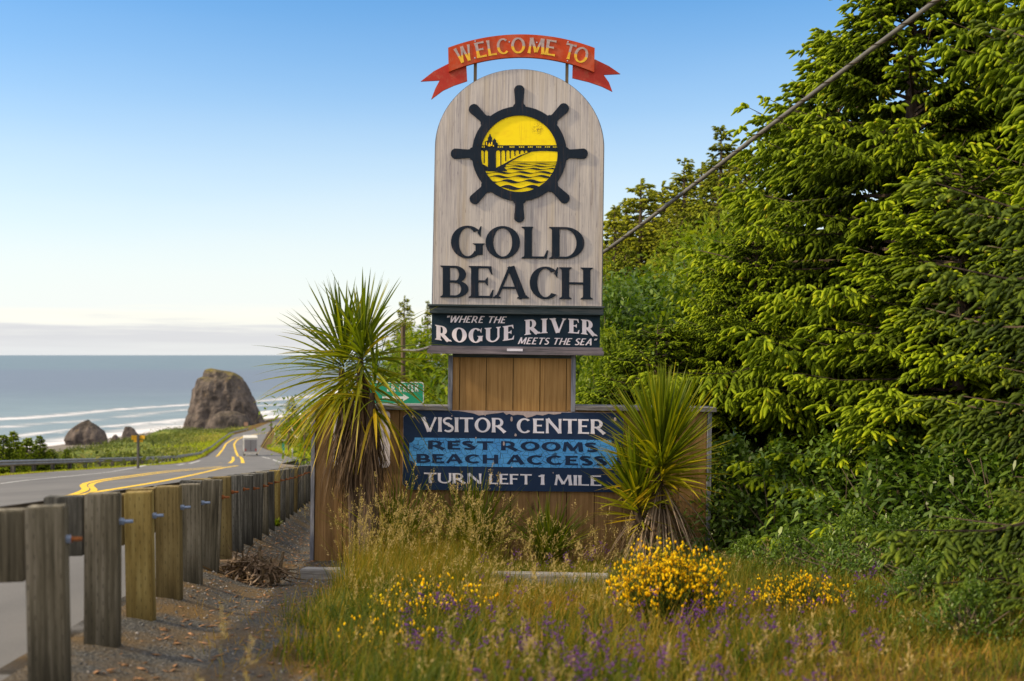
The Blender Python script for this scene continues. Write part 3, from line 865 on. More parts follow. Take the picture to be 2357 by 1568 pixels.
def text_line(name, text, S, x0, x1, yb0, yb1, h, front, mat, parent, thick=.008, warp=None):
    """text from x0 to x1, baseline from yb0 to yb1, cap height h, all in picture units"""
    gl, w = layout(text, S)
    mb = MB(); k = 0; spaces = [i - text[:i].count(' ') for i, c in enumerate(text) if c == ' ']
    for gi, (gx, gw, strips) in enumerate(gl):
        if gi in spaces:
            mb.build(name, mat, parent); mb = MB()
        for st in strips:
            A, B = st[0], st[1]; closed = len(st) > 2
            def mp(p):
                u = (gx + p[0] + S.slant * p[1]) / w
                if warp: return L(*warp(u, p[1], (gx + gw / 2) / w))
                return L(x0 + (x1 - x0) * u, yb0 + (yb1 - yb0) * u - h * p[1])
            mb.strip([mp(p) for p in A], [mp(p) for p in B], front - .00025 * (k % 9), front + thick, closed)
            k += 1
    return mb.build(name, mat, parent)

# arched board on a slightly larger dark backing
def arch_poly(g):
    cx = 1196.0; a, b, ys = 193 + g, 180 + g, 340.0
    pts = [(995.5 - g, 707), (1003 - g, ys)]
    pts += [(cx - a * math.cos(R(q)), ys - b * math.sin(R(q))) for q in range(3, 180, 3)]
    pts += [(1389 + g, ys), (1384.5 + g, 710)]
    return [L(*p) for p in pts]
mb = MB(); mb.prism(arch_poly(0), .0, .035); board = mb.build('arched_board', MAT['arch'], sign)
mb = MB(); mb.prism(arch_poly(2.6), .036, .12); mb.build('board_edge', MAT['trim'], board)
# ship wheel
wc = (1195.3, 354.5)
mb = MB()
A, B = arc_strip(0, 0, 109, 109, 0, 360, 21, 21, 90)
mb.strip([L(wc[0] + x, wc[1] - y) for x, y in A[:-1]], [L(wc[0] + x, wc[1] - y) for x, y in B[:-1]], -.020, 0, True)
spk = [(100, 15.5), (107, 15.0), (112, 13.2), (114, 10.2), (119, 9.6), (122, 10), (132, 10.6), (142, 11.6), (149, 11.8), (154, 9), (157, 4.5), (157.6, 0)]
for k in range(8):
    an = R(90 + 45 * k + (.5 if k % 2 else 0)); c, s = math.cos(an), math.sin(an)
    A = [(r * c - q * s, r * s + q * c) for r, q in spk]; B = [(r * c + q * s, r * s - q * c) for r, q in spk]
    mb.strip([L(wc[0] + x, wc[1] - y) for x, y in A], [L(wc[0] + x, wc[1] - y) for x, y in B], -.0196, 0)
wheel = mb.build('ship_wheel', MAT['navy'], sign)
mb = MB()
for k in range(16):
    an = R(45 * (k // 2) + 90); r = 148 if k % 2 else 96; off = 6 if k % 2 else 20
    for sg in (-1, 1):
        x, y = wc[0] + r * math.cos(an) - sg * off * math.sin(an), wc[1] - r * math.sin(an) - sg * off * math.cos(an)
        u, v = L(x, y); mb = MB(); mb.tube([(u, -.0225, v), (u, -.018, v)], .0055, 8); mb.build('screw', MAT['core'], wheel)
# yellow disc with the bridge picture
mb = MB(); mb.prism([L(wc[0] + 91 * math.cos(R(a)), wc[1] - 91 * math.sin(R(a))) for a in range(0, 360, 4)], -.006, 0)
t = NT('weathered_yellow_paint')
su, sv_ = L(1238.0, 297.0)
px, py, pz = t.xyz(t.coord())
dd_ = t.math('SQRT', t.math('ADD', t.math('POWER', t.math('SUBTRACT', px, su), 2), t.math('POWER', t.math('SUBTRACT', pz, sv_), 2)))
st = t.math('MULTIPLY', t.ramp(t.math('DIVIDE', dd_, .085), [(.2, 1), (1, 0)]), t.ramp(t.noise(t.coord(), 55, 5, .75), [(.46, 0), (.56, 1)]))
bl_ = t.noise(t.coord('Object', (6, 6, 9)), 1.6, 4)
ye = t.mix(t.math('MULTIPLY', t.ramp(bl_, [(.50, 0), (.75, 1)]), .5), (.98, .74, .004), (.85, .54, .008))
ye = t.mix(t.math('MULTIPLY', t.ramp(t.noise(t.coord('Object', (90, 90, 1.2)), 1, 3), [(.64, 0), (.72, 1)]), .35), ye, (.40, .22, .02))
MAT['disc'] = t.done(t.mix(t.math('MULTIPLY', st, .8), ye, (.20, .10, .02)), .55, .2)
disc = mb.build('sun_disc', MAT['disc'], sign)
def e1(px, py): return L(1035.7 + .2129 * px, 184.1 + .2129 * py)      # emblem picture coordinates
mb = MB(); zf = [-.0085]
def dark(poly):
    zf[0] -= .00008; mb.prism([e1(*p) for p in poly], zf[0], -.004, back=False)
def box4(x0, y0, x1, y1): dark([(x0, y0), (x1, y0), (x1, y1), (x0, y1)])
box4(335, 708, 1165, 717)
wins = [(344, 358), (364, 376), (516, 530), (537, 551), (558, 573), (643, 659), (663, 678), (683, 698), (745, 760), (765, 781), (787, 803), (842, 857), (861, 876), (880, 895), (933, 946), (952, 967), (972, 986), (1026, 1040), (1047, 1061), (1066, 1080), (1112, 1125), (1130, 1143), (1147, 1160)]
xx = 335
for a, b in wins:
    box4(xx, 716.5, a, 735); xx = b
box4(xx, 716.5, 1166, 735)
dark([(332, 734.5), (1167, 734.5), (1169, 779), (1085, 771), (980, 770), (870, 779), (842, 782), (842, 763), (332, 763)])
# arched openings between thin columns
cols = [(366, 376), (411, 498), (544, 556), (596, 608), (645, 657), (696, 708), (748, 760), (800, 811), (838, 846)]
bots = [900, 990, 925, 880, 850, 825, 805, 792, 784]
for (a, b), y in zip(cols, bots): box4(a, 762.5, b, y)
edges = [(332, 366), (376, 411), (498, 544), (556, 596), (608, 645), (657, 696), (708, 748), (760, 800), (811, 838)]
for a, b in edges:          # rounded heads
    m_, r_ = (a + b) / 2, (b - a) / 2
    for sg in (-1, 1):
        pts = [(m_ + sg * r_, 762.4)] + [(m_ + sg * r_ * math.cos(R(q)), 785 - 22 * math.sin(R(q))) for q in (0, 20, 40, 60, 80, 90)]
        dark(pts)
dark([(870, 778.6), (842, 788), (760, 816), (660, 866), (590, 905), (498, 952), (411, 952), (411, 943), (330, 900), (352, 960), (372, 987), (620, 987), (590, 952), (610, 918), (657, 884), (720, 850), (790, 815), (870, 784)])
dark([(378, 709), (378, 671), (411, 655), (411, 625), (424, 612), (427, 592), (433, 585), (440, 592), (443, 612), (455, 624), (456, 660), (464, 668), (464, 652), (476, 645), (481, 630), (487, 646), (497, 652), (499, 676), (518, 688), (518, 709)])
def wave_band(y, th, x0, x1, amp, n, ph):
    A, B = [], []
    for i in range(61):
        f = i / 60; x = x0 + (x1 - x0) * f
        k = math.sin(f * n * 2 * math.pi + ph)
        tt = 1.25 * th * (.55 + .45 * math.sin(f * n * 2 * math.pi + ph + 1.7)) * min(1, 12 * f + .25, 12 * (1 - f) + .25)
        A.append(e1(x, y + amp * k + tt / 2)); B.append(e1(x, y + amp * k - tt / 2))
    zf[0] -= .00008
    mb.strip(A, B, zf[0], -.004)
box4(640, 886, 1162, 890)
for a in ((909, 8, 605, 1156, 3, 2.6, .4), (935, 13, 585, 1150, 5, 2.6, 1.4), (965, 15, 590, 1140, 6, 2.6, 2.3), (1003, 18, 372, 1125, 7, 3.2, .9), (1047, 21, 395, 1105, 8, 3.0, 2.0), (1098, 27, 430, 1070, 10, 2.6, .4), (1165, 36, 480, 1020, 12, 2.0, 2.1)):
    wave_band(*a)
# the lower rim of the disc outside the waves is filled by the wheel colour
mb.build('bridge_picture', MAT['navy'], disc)
mb = MB()
for a, b, y0, y1 in ((390, 399, 673, 708), (410, 417, 697, 720), (421, 431, 683, 722), (434, 441, 697, 720), (446, 458, 673, 715), (466, 475, 708, 724)):
    mb.prism([e1(a, y1), e1(b, y1), e1(b, y0), e1(a, y0)], zf[0] - .002, zf[0] + .001, back=False)
mb.build('tower_window', MAT['yellow'], disc)
# big serif lettering
SER = Style(W=.225, T=.075, serif=.07, sh=.045, gap=.035, br=.07)
text_line('lettering', 'GOLD', Style(W=.195, T=.066, serif=.075, sh=.04, gap=.035, br=.06, ws=.97), 1038, 1345, 593.5, 596.5, 73, -.013, MAT['navy'], sign, .013)
text_line('lettering', 'BEACH', Style(W=.19, T=.066, serif=.065, sh=.04, gap=-.01, br=.06, ws=.93), 1013.5, 1364.5, 684.5, 689.5, 73, -.013, MAT['navy'], sign, .013)
# tag line panel and its two ledges
mb = MB(); rect(mb, 993.5, 723, 1381, 800, .0, .12); tagp = mb.build('tagline_panel', MAT['navy_rough'], sign)
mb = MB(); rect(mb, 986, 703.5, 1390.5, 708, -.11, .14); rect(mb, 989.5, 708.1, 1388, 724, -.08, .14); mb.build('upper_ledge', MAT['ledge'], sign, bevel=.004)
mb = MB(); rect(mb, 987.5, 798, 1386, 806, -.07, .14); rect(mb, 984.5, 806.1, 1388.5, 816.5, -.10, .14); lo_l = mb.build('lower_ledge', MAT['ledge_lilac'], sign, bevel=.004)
mb = MB(); rect(mb, 1167, 803, 1203, 808.6, -.106, -.069); mb.build('name_plate', MAT['lilac_flat'], lo_l)
def c2(px, py): return (943.7 + .2568 * px, 460.3 + .2568 * py)
ITAL = Style(W=.15, T=.125, gap=.10, ws=.78, slant=.28)
a, b = c2(318, 1098), c2(850, 1106); text_line('tagline_lettering', '"WHERE THE', ITAL, a[0], b[0], a[1], b[1], 15.5, -.012, MAT['white_paint'], tagp, .012)
a, b = c2(965, 1292), c2(1655, 1304); text_line('tagline_lettering', 'MEETS THE SEA"', ITAL, a[0], b[0], a[1], b[1], 15.5, -.012, MAT['white_paint'], tagp, .012)
RIV = Style(W=.24, T=.085, serif=.075, sh=.06, gap=.10, br=.06, ws=.92)
def curve_warp(x0, x1, yb0, yb1, h0, hm, sag):
    def f(u, v, uc):
        k = 1 - (2 * u - 1) ** 2
        return (x0 + (x1 - x0) * u, yb0 + (yb1 - yb0) * u + sag * k - (h0 + (hm - h0) * k) * v)
    return f
a, b = c2(225, 1255), c2(932, 1254)
text_line('tagline_lettering', 'ROGUE', RIV, 0, 1, 0, 0, 1, -.013, MAT['white_paint'], tagp, .013, warp=curve_warp(a[0], b[0], a[1] - 1, b[1] - 1, 34, 33, 7.5))
a, b = c2(1025, 1213), c2(1665, 1220)
text_line('tagline_lettering', 'RIVER', RIV, 0, 1, 0, 0, 1, -.013, MAT['white_paint'], tagp, .013, warp=curve_warp(a[0], b[0], a[1], b[1], 35, 33, -6.5))
# red ribbon banner
def c1(px, py): return (920.7 + .2348 * px, 46 + .2348 * py)
AC = (1187.0, 2172.0)
def polar(r, dx): return (AC[0] + dx, AC[1] - math.sqrt(max(0, r * r - dx * dx)))
MAT['red'] = m_paint_on_wood('red_ribbon_paint', (.38, .042, .010), (.46, .12, .065), .55, .5, (6, 6, 5), .48, .60)
MAT['red_dark'] = m_paint_on_wood('crimson_ribbon_paint', (.36, .030, .020), (.44, .12, .07), .6, .5, (6, 6, 5), .48, .60)
mb = MB()
A, B = [], []
for i in range(41):
    dx = -714 + (720 + 714) * i / 40
    A.append(L(*c1(*polar(2022, dx)))); k = .992; B.append(L(*c1(*polar(1800, dx * k))))
mb.strip(A, B, -.035, .01); ban = mb.build('ribbon_banner', MAT['red'], sign)
for poly in ([(475, 425), (330, 500), (202, 600), (388, 590), (345, 670), (305, 776), (420, 690), (530, 640), (658, 597), (650, 440), (560, 450)],
             [(1912, 383), (2050, 450), (2162, 527), (1997, 535), (2050, 610), (2083, 700), (1980, 650), (1850, 605), (1690, 567), (1693, 440), (1800, 440)]):
    mb = MB(); mb.prism([L(*c1(*p)) for p in poly], .012, .035); mb.build('ribbon_tail', MAT['red_dark'], ban)
tt = NT('two_tone_letter_paint')
pos = tt.coord()
cu, cv = L(*c1(*AC)); X_, Y_, Z_ = tt.xyz(pos)
rr = tt.math('SQRT', tt.math('ADD', tt.math('POWER', tt.math('SUBTRACT', X_, cu), 2), tt.math('POWER', tt.math('SUBTRACT', Z_, cv), 2)))
midr = 1906 * .2348 / SC
edge = tt.math('DIVIDE', tt.math('SUBTRACT', rr, midr - .005), .01)
wn_ = tt.noise(tt.coord('Object', (18, 18, 18)), 1.5, 4)
cy_ = tt.mix(tt.ramp(wn_, [(.4, 0), (.65, 1)]), (.78, .46, .03), (.60, .33, .02)); cg_ = tt.mix(tt.ramp(wn_, [(.4, 0), (.65, 1)]), (.44, .33, .32), (.30, .25, .26))
MAT['two_tone'] = tt.done(tt.mix(tt.ramp(edge, [(0, 0), (1, 1)]), cy_, cg_), .5, .3)
FL = Style(W=.165, T=.11, flare=.45, gap=.11, ws=.95)
mb = MB()
k = 0
for ch, cx_, wd in (('W', 628, 178), ('E', 795, 108), ('L', 902, 92), ('C', 1010, 132), ('O', 1158, 152), ('M', 1338, 180), ('E', 1480, 112), ('T', 1662, 112), ('O', 1773, 150)):
    if ch == 'T': mb.build('banner_lettering', MAT['two_tone'], ban); mb = MB()
    g, w = glyph(ch, FL)
    th = math.asin((cx_ - AC[0]) / 1906)
    th *= 1.0
    for st in g:
        def mp(p):
            u = (p[0] / w - .5) * wd * .90; r = 1836 + 152 * p[1]
            c, s = math.cos(th), math.sin(th)
            return L(*c1(AC[0] + r * s + u * c, AC[1] - r * c + u * s))
        mb.strip([mp(p) for p in st[0]], [mp(p) for p in st[1]], -.041 - .00025 * (k % 7), -.034, len(st) > 2); k += 1
mb.build('banner_lettering', MAT['two_tone'], ban)
for px, py in ((737, 218), (735, 382), (1071, 226), (1340, 230), (1645, 225), (1640, 410)):
    u, v = L(*c1(px, py)); mb = MB(); mb.tube([(u, -.042, v), (u, -.033, v)], .0075, 8); mb.build('screw', MAT['galv'], ban)
for x0, x1, yt in ((722, 753, 380), (1623, 1653, 400)):
    mb = MB(); a, b = c1(x0, yt - 40), c1(x1, 640); rect(mb, a[0], a[1], b[0], b[1], .011, .045); mb.build('banner_post', MAT['pole'], ban)
# pedestal
mb = MB()
pe = [1041, 1057.5, 1119, 1181, 1243, 1304, 1315.5]
for i in range(6):
    rect(mb, pe[i] + .8, 822, pe[i + 1] - .8, 947, .035 + .003 * (i % 3), .07)
ped = mb.build('pedestal_planks', MAT['plank_light'], sign)
mb = MB(); rect(mb, 1031, 818, 1041.2, 948, .015, .42); mb.build('pedestal_stile', MAT['trim'], ped)
mb = MB(); rect(mb, 1314.8, 818, 1325, 948, .015, .42); mb.build('pedestal_stile', MAT['trim'], ped)
mb = MB(); rect(mb, 1041.3, 815, 1314.7, 824, .02, .40); mb.build('pedestal_rail', MAT['ledge'], ped)
mb = MB(); rect(mb, 1041.5, 824.5, 1314.5, 947, .08, .40); mb.build('pedestal_core', MAT['core'], ped)
# base wall
mb = MB()
n = 14; rr_ = random.Random(3)
for i in range(n):
    xa = 723 + i * (1627 - 723) / n; xb = xa + (1627 - 723) / n
    rect(mb, xa + .9, 944.5, xb - .9, 1345, .040 + rr_.uniform(0, .004), .065)
base = mb.build('base_planks', MAT['plank'], sign)
mb = MB(); rect(mb, 724, 948, 1626, 1345, .085, .42); mb.build('base_core', MAT['core'], base)
mb = MB(); rect(mb, 714.5, 939, 722.8, 1345, .005, .45); mb.build('corner_trim', MAT['trim'], base)
mb = MB(); rect(mb, 1627.2, 947, 1636.5, 1345, .005, .45); mb.build('corner_trim', MAT['trim'], base)
mb = MB(); rect(mb, 719, 933.5, 1031, 943, -.02, .46); mb.build('cap_rail', MAT['trim_top'], base, bevel=.003)
mb = MB(); rect(mb, 1325.2, 936.8, 1649, 946.5, -.02, .46); mb.build('cap_rail', MAT['trim_top'], base, bevel=.003)
# visitor board
def c3(px, py): return (863 + .3418 * px, 863 + .3418 * py)
mb = MB(); mb.prism([L(*c3(*p)) for p in [(245, 239), (1628, 259), (1673, 300), (1669, 756), (1618, 791), (228, 773), (188, 735), (192, 285)]], .004, .03)
vb = mb.build('visitor_board', MAT['navy_flat'], sign)
mb = MB(); mb.prism([L(*c3(*p)) for p in [(250, 236), (1626, 256), (1677, 300), (1673, 760), (1618, 794), (226, 776), (184, 737), (188, 283)]], .031, .039); mb.build('board_backing', MAT['bare'], vb)
t = NT('crackled_blue_paint')
v1 = t.voro(t.coord('Object', (13, 1, 17)), 1.0, 'DISTANCE_TO_EDGE').outputs['Distance']
v2 = t.voro(t.coord('Object', (30, 1, 38)), 1.0, 'DISTANCE_TO_EDGE').outputs['Distance']
nn = t.noise(t.coord(), 3, 4)
bl = t.mix(t.ramp(nn, [(.3, 0), (.7, 1)]), (.065, .32, .80), (.10, .40, .86))
bl = t.mix(t.ramp(v2, [(.02, .25), (.05, 0)]), bl, (.02, .09, .25))
bl = t.mix(t.ramp(v1, [(.012, .8), (.035, 0)]), bl, (.012, .03, .07))
MAT['crackle'] = t.done(bl, .5, .3)
def notch(x0, y0, x1, y1, r, sk):
    pts = []
    for cx, cy, a0 in ((x0, y0, 90), (x1, y0, 180), (x1, y1, 270), (x0, y1, 0)):
        for q in range(0, 91, 15):
            a = R(a0 - q) if False else R(a0 - q)
            pts.append((cx, cy, a))
    out = []
    # concave quarter circles at the four corners, clockwise in the picture
    for (cx, cy, st) in ((x0, y0, 90), (x1, y0, 180), (x1, y1, 270), (x0, y1, 360)):
        for q in range(0, 91, 15):
            a = R(st - q)
            out.append((cx + r * math.cos(a) , cy + r * math.sin(a)))
    return [(x, y + sk * (x - x0)) for x, y in out]
mb = MB(); mb.prism([L(*c3(*p)) for p in notch(232, 422, 1630, 612, 36, .0135)], .0015, .006); ins = mb.build('blue_inset', MAT['crackle'], vb)
OPT = Style(W=.185, T=.105, flare=.28, gap=.085, ws=.98)
a, b = c3(312, 382), c3(886, 389); text_line('board_lettering', 'VISITOR', OPT, a[0], b[0], a[1], b[1], 33.5, .0005, MAT['lilac_flat'], vb, .004)
a, b = c3(955, 391), c3(1556, 399); text_line('board_lettering', 'CENTER', OPT, a[0], b[0], a[1], b[1], 33.5, .0005, MAT['lilac_flat'], vb, .004)
WIDE = Style(W=.31, T=.185, gap=.12, ws=1.42)
for s_, x0, x1, y0, y1, h in (('REST', 358, 797, 500, 506, 58), ('ROOMS', 850, 1500, 508, 519, 62), ('BEACH', 280, 830, 592, 598, 60), ('ACCESS', 885, 1562, 601, 611, 62)):
    a, b = c3(x0, y0), c3(x1, y1); text_line('inset_lettering', s_, WIDE, a[0], b[0], a[1], b[1], h * .3418, -.0015, MAT['navy_flat'], ins, .003)
for s_, x0, x1, y0, y1 in (('TURN', 330, 716, 728, 734), ('LEFT', 770, 1056, 735, 739), ('1', 1104, 1143, 740, 741), ('MILE', 1210, 1527, 742, 748)):
    a, b = c3(x0, y0), c3(x1, y1); text_line('board_lettering', s_, Style(W=.20 if s_ != '1' else .15, T=.115, flare=.28, gap=.10, ws=1.15), a[0], b[0], a[1], b[1], 23.5, .0005, MAT['lilac_flat'], vb, .004)
mb = MB()
top = [(560, 243), (760, 246), (900, 248), (1258, 253)]
low = [(1250, 262), (1205, 268), (1170, 262), (1130, 274), (1090, 268), (1062, 280), (1020, 290), (1000, 272), (960, 268), (930, 273), (905, 262), (885, 270), (865, 252), (830, 258), (790, 262), (750, 268), (700, 274), (670, 262), (620, 252)]
mb.prism([L(*c3(*p)) for p in top + low], .0012, .005)
for px, py, rx, ry in ((920, 298, 8, 17), (947, 405, 8, 10), (868, 463, 7, 15), (1312, 497, 6, 11), (1617, 299, 9, 13), (255, 281, 5, 9), (680, 424, 5, 7), (1200, 660, 3, 5), (922, 621, 4, 4), (742, 272, 4, 4), (518, 276, 3, 5)):
    mb.build('peeled_patch', MAT['bare'], vb); mb = MB()
    mb.prism([L(*c3(px + rx * math.cos(R(q)) * (1 + .2 * math.sin(q)), py + ry * math.sin(R(q)))) for q in range(0, 360, 40)], -.0022, .003)
mb.build('peeled_patch', MAT['bare'], vb)
# pale rounded plate fixed to the wall behind the strap-leaved plant
mb = MB()
def rrect(x0, y0, x1, y1, r):
    o = []
    for cx, cy, st in ((x1 - r, y0 + r, -90), (x1 - r, y1 - r, 0), (x0 + r, y1 - r, 90), (x0 + r, y0 + r, 180)):
        o += [(cx + r * math.cos(R(st + q)), cy + r * math.sin(R(st + q))) for q in range(0, 91, 15)]
    return o
mb.prism([L(*p) for p in rrect(767, 946, 897, 1077, 10)], .022, .039); mb.build('pale_plate', MAT['white_paint'], sign)
# ------------------------------------------------------------------ roadside guardrail of timber posts (camera side)
RZ = .1254
def rail_xy(Y): return (-1.858 - .126 * (Y - 4.75), Y)
def rail_top(Y): return -.625 - .0892 * (Y - 4.75)
gr = empty('guardrail', (rail_xy(4.75)[0], 4.75, ground(-1.7, 4.75)))
tag(gr, 'timber guardrail post row with bolts beside the gravel verge, running past the sign', 'guardrail')
g0 = gr.location.copy()
rr = random.Random(8)
def post_mesh(mat, h):
    mb = MB(); mb.box(-.165, 0, 0, .10, -.40, h); return mb.mesh('post', mat, bevel=.006)
post_m = {k: post_mesh(MAT['post_' + k], .80) for k in ('grey', 'dark', 'tan', 'brown')}
def block_mesh(mat):
    mb = MB(); mb.box(-.365, -.172, .012, .112, .49, .787); return mb.mesh('block', mat, bevel=.006)
block_m = {k: block_mesh(MAT['post_' + k]) for k in ('grey', 'dark', 'tan', 'brown')}
def bolt_mesh(name, nut, shank):
    mb = MB(); mb.tube([(-.002, .05, .655), (.022, .05, .655)], .019, 6); n1 = len(mb.f)
    mb.tube([(.022, .05, .655), (.066, .05, .655)], .0095, 8)
    me = mb.mesh('bolt', nut); me.materials.append(shank)
    for p in me.polygons:
        if min(me.vertices[i].co.x for i in p.vertices) > .0215: p.material_index = 1
    return me
bolt_m = {'zinc': bolt_mesh('b', MAT['galv_blue'], MAT['galv_blue']), 'rust': bolt_mesh('b', MAT['rust'], MAT['rust']), 'half': bolt_mesh('b', MAT['galv_blue'], MAT['rust'])}
kinds = ['grey', 'grey', 'tan', 'brown', 'grey', 'grey', 'brown', 'dark', 'dark', 'dark', 'grey', 'dark', 'tan', 'dark', 'grey', 'dark', 'brown', 'dark', 'dark', 'grey', 'dark', 'dark', 'grey', 'dark']
bk = ['grey', 'dark', 'brown', 'brown', 'grey', 'dark', 'brown'] + ['dark', 'grey'] * 10
for i in range(24):
    Y = 4.75 + .953 * i
    x, y = rail_xy(Y)
    p = link('post', post_m[kinds[i]], gr)
    p.location = Vector((x, y, rail_top(Y) - .80 + rr.uniform(-.012, .012))) - g0
    p.rotation_euler = (rr.uniform(-.015, .015), rr.uniform(-.02, .012), RZ + rr.uniform(-.03, .05))
    p.scale = (rr.uniform(.93, 1.06), rr.uniform(.9, 1.15), 1)
    if i in (5, 9, 15): p.rotation_euler.y += .03
    if i == 2: p['label'] = 'newer yellow tan post'
    b = link('block', block_m[bk[i]], p)
    link('bolt', bolt_m['half' if i == 0 else 'zinc' if i in (1, 2, 3, 4) else 'rust'], p)
mb = MB()       # steel W-beam on the road side of the blocks
prof = [(0, .0), (.035, .03), (.055, .09), (.02, .125), (.0, .155), (.02, .185), (.055, .22), (.035, .28), (0, .31)]
rows = []
for Y in np.linspace(1.0, 60, 60):
    if Y <= 27: x, y = rail_xy(Y); z = rail_top(Y) - .335
    else: x, y = XR(Y) - .12, Y; z = zr(Y) + .42
    rows.append([(x - .40 - d, y, z + h) for d, h in prof])
n = len(prof)
for i in range(len(rows) - 1):
    for k in range(n - 1):
        mb.quad(rows[i][k], rows[i + 1][k], rows[i + 1][k + 1], rows[i][k + 1])
me = mb.mesh('rail', m_plain('dull_steel_beam', (.14, .12, .105), .7, .3, .2, .25, 4), recalc=False)
me.transform(Matrix.Translation(-g0)); link('rail', me, gr)

# far guardrail on the seaward side
fg = empty('guardrail', (XL(60) - 2.6, 60, ground(XL(60) - 2.6, 60)))
tag(fg, 'long steel beam guardrail along the seaward edge of the bending road', 'guardrail')
f0 = fg.location.copy()
def far_xy(Y): return (float(XL(Y)) - 2.6 + 1.6 * float(sm(100, 180, Y)), Y)
Ys = []
Y = 36.0
while Y < 395:
    Ys.append(Y); Y += 3.0 + Y * .012
pm = MB(); pm.box(-.10, .10, -.09, .09, -.4, .72); pmesh = pm.mesh('post', MAT['post_dark'], bevel=.01)
for Y in Ys:
    x, y = far_xy(Y); p = link('post', pmesh, fg); p.location = Vector((x, y, ground(x, y))) - f0
rows = []
for Y in np.concatenate([np.linspace(36, 110, 70), np.linspace(111, 395, 150)]):
    x, y = far_xy(Y); z = ground(x, y) + .42
    tx = far_xy(Y + 1)[0] - far_xy(Y - 1)[0]; nn = Vector((2, -tx, 0)).normalized()
    rows.append([(x + nn.x * (.11 + d), y + nn.y * (.11 + d), z + h) for d, h in prof])
mb = MB()
for i in range(len(rows) - 1):
    for k in range(n - 1): mb.quad(rows[i][k], rows[i + 1][k], rows[i + 1][k + 1], rows[i][k + 1])
me = mb.mesh('rail', m_plain('weathered_steel_beam', (.26, .245, .235), .55, .4, .3, .25, 2), recalc=False)
me.transform(Matrix.Translation(-f0)); link('rail', me, fg)

# ------------------------------------------------------------------ ribbon leaves
def ribbons(base, d, length, width, droop, seg=6, fold=.25, tint=None, tip_tint=0.0, rs=None, curl=0):
    """strap leaves as folded ribbons; every argument is an array over leaves"""
    N = len(base); d = d / np.linalg.norm(d, axis=1)[:, None]
    side = np.cross(d, np.array([0, 0, 1.0])); ln = np.linalg.norm(side, axis=1)
    bad = ln < .05; side[bad] = [1, 0, 0]; side /= np.linalg.norm(side, axis=1)[:, None]
    if rs is not None:
        ang = rs.uniform(-.8, .8, N); up = np.cross(side, d); side = side * np.cos(ang)[:, None] + up * np.sin(ang)[:, None]
    s = np.linspace(0, 1, seg + 1)
    wp = np.minimum(1, .45 + 2.2 * s) * np.clip(1 - s ** 2.6, 0, 1); wp[-1] = .02
    P_ = base[:, None, :] + d[:, None, :] * (length[:, None] * s)[..., None]
    P_[..., 2] -= (droop * length)[:, None] * s ** 2
    if curl:
        ph = rs.uniform(0, 6.28, N)
        P_[..., 0] += (curl * length)[:, None] * np.sin(s * 4 + ph[:, None]) * s; P_[..., 1] += (curl * length)[:, None] * np.cos(s * 3.1 + ph[:, None]) * s
    off = side[:, None, :] * (width[:, None] * wp / 2)[..., None]
    nrm = np.cross(side, d)
    if fold:
        mid = P_ - nrm[:, None, :] * (width[:, None] * wp * fold)[..., None]
        V = np.stack([P_ - off, mid, P_ + off], 2); c = 3
    else:
        V = np.stack([P_ - off, P_ + off], 2); c = 2
    idx = np.arange(N)[:, None] * ((seg + 1) * c)
    Fs = []
    for i in range(seg):
        for k in range(c - 1):
            Fs.append(np.stack([idx[:, 0] + i * c + k, idx[:, 0] + i * c + k + 1, idx[:, 0] + (i + 1) * c + k + 1, idx[:, 0] + (i + 1) * c + k], 1))
    T = np.zeros((N, seg + 1, c)); T += (tint if tint is not None else np.zeros(N))[:, None, None]
    T += (tip_tint * s ** 3)[None, :, None]
    return V.reshape(-1, 3), np.concatenate(Fs), T.reshape(-1)
def cat(parts):
    V, Fa, T = [], [], []; n = 0
    for v, f, t in parts:
        V.append(v); Fa.append(f + n); T.append(t); n += len(v)
    return np.concatenate(V), np.concatenate(Fa), np.concatenate(T)
def sph(rs, n, e0, e1, az=None):
    el = R(1) * rs.uniform(e0, e1, n); a = rs.uniform(0, 2 * np.pi, n) if az is None else rs.uniform(az[0], az[1], n)
    return np.stack([np.cos(el) * np.cos(a), np.cos(el) * np.sin(a), np.sin(el)], 1), el

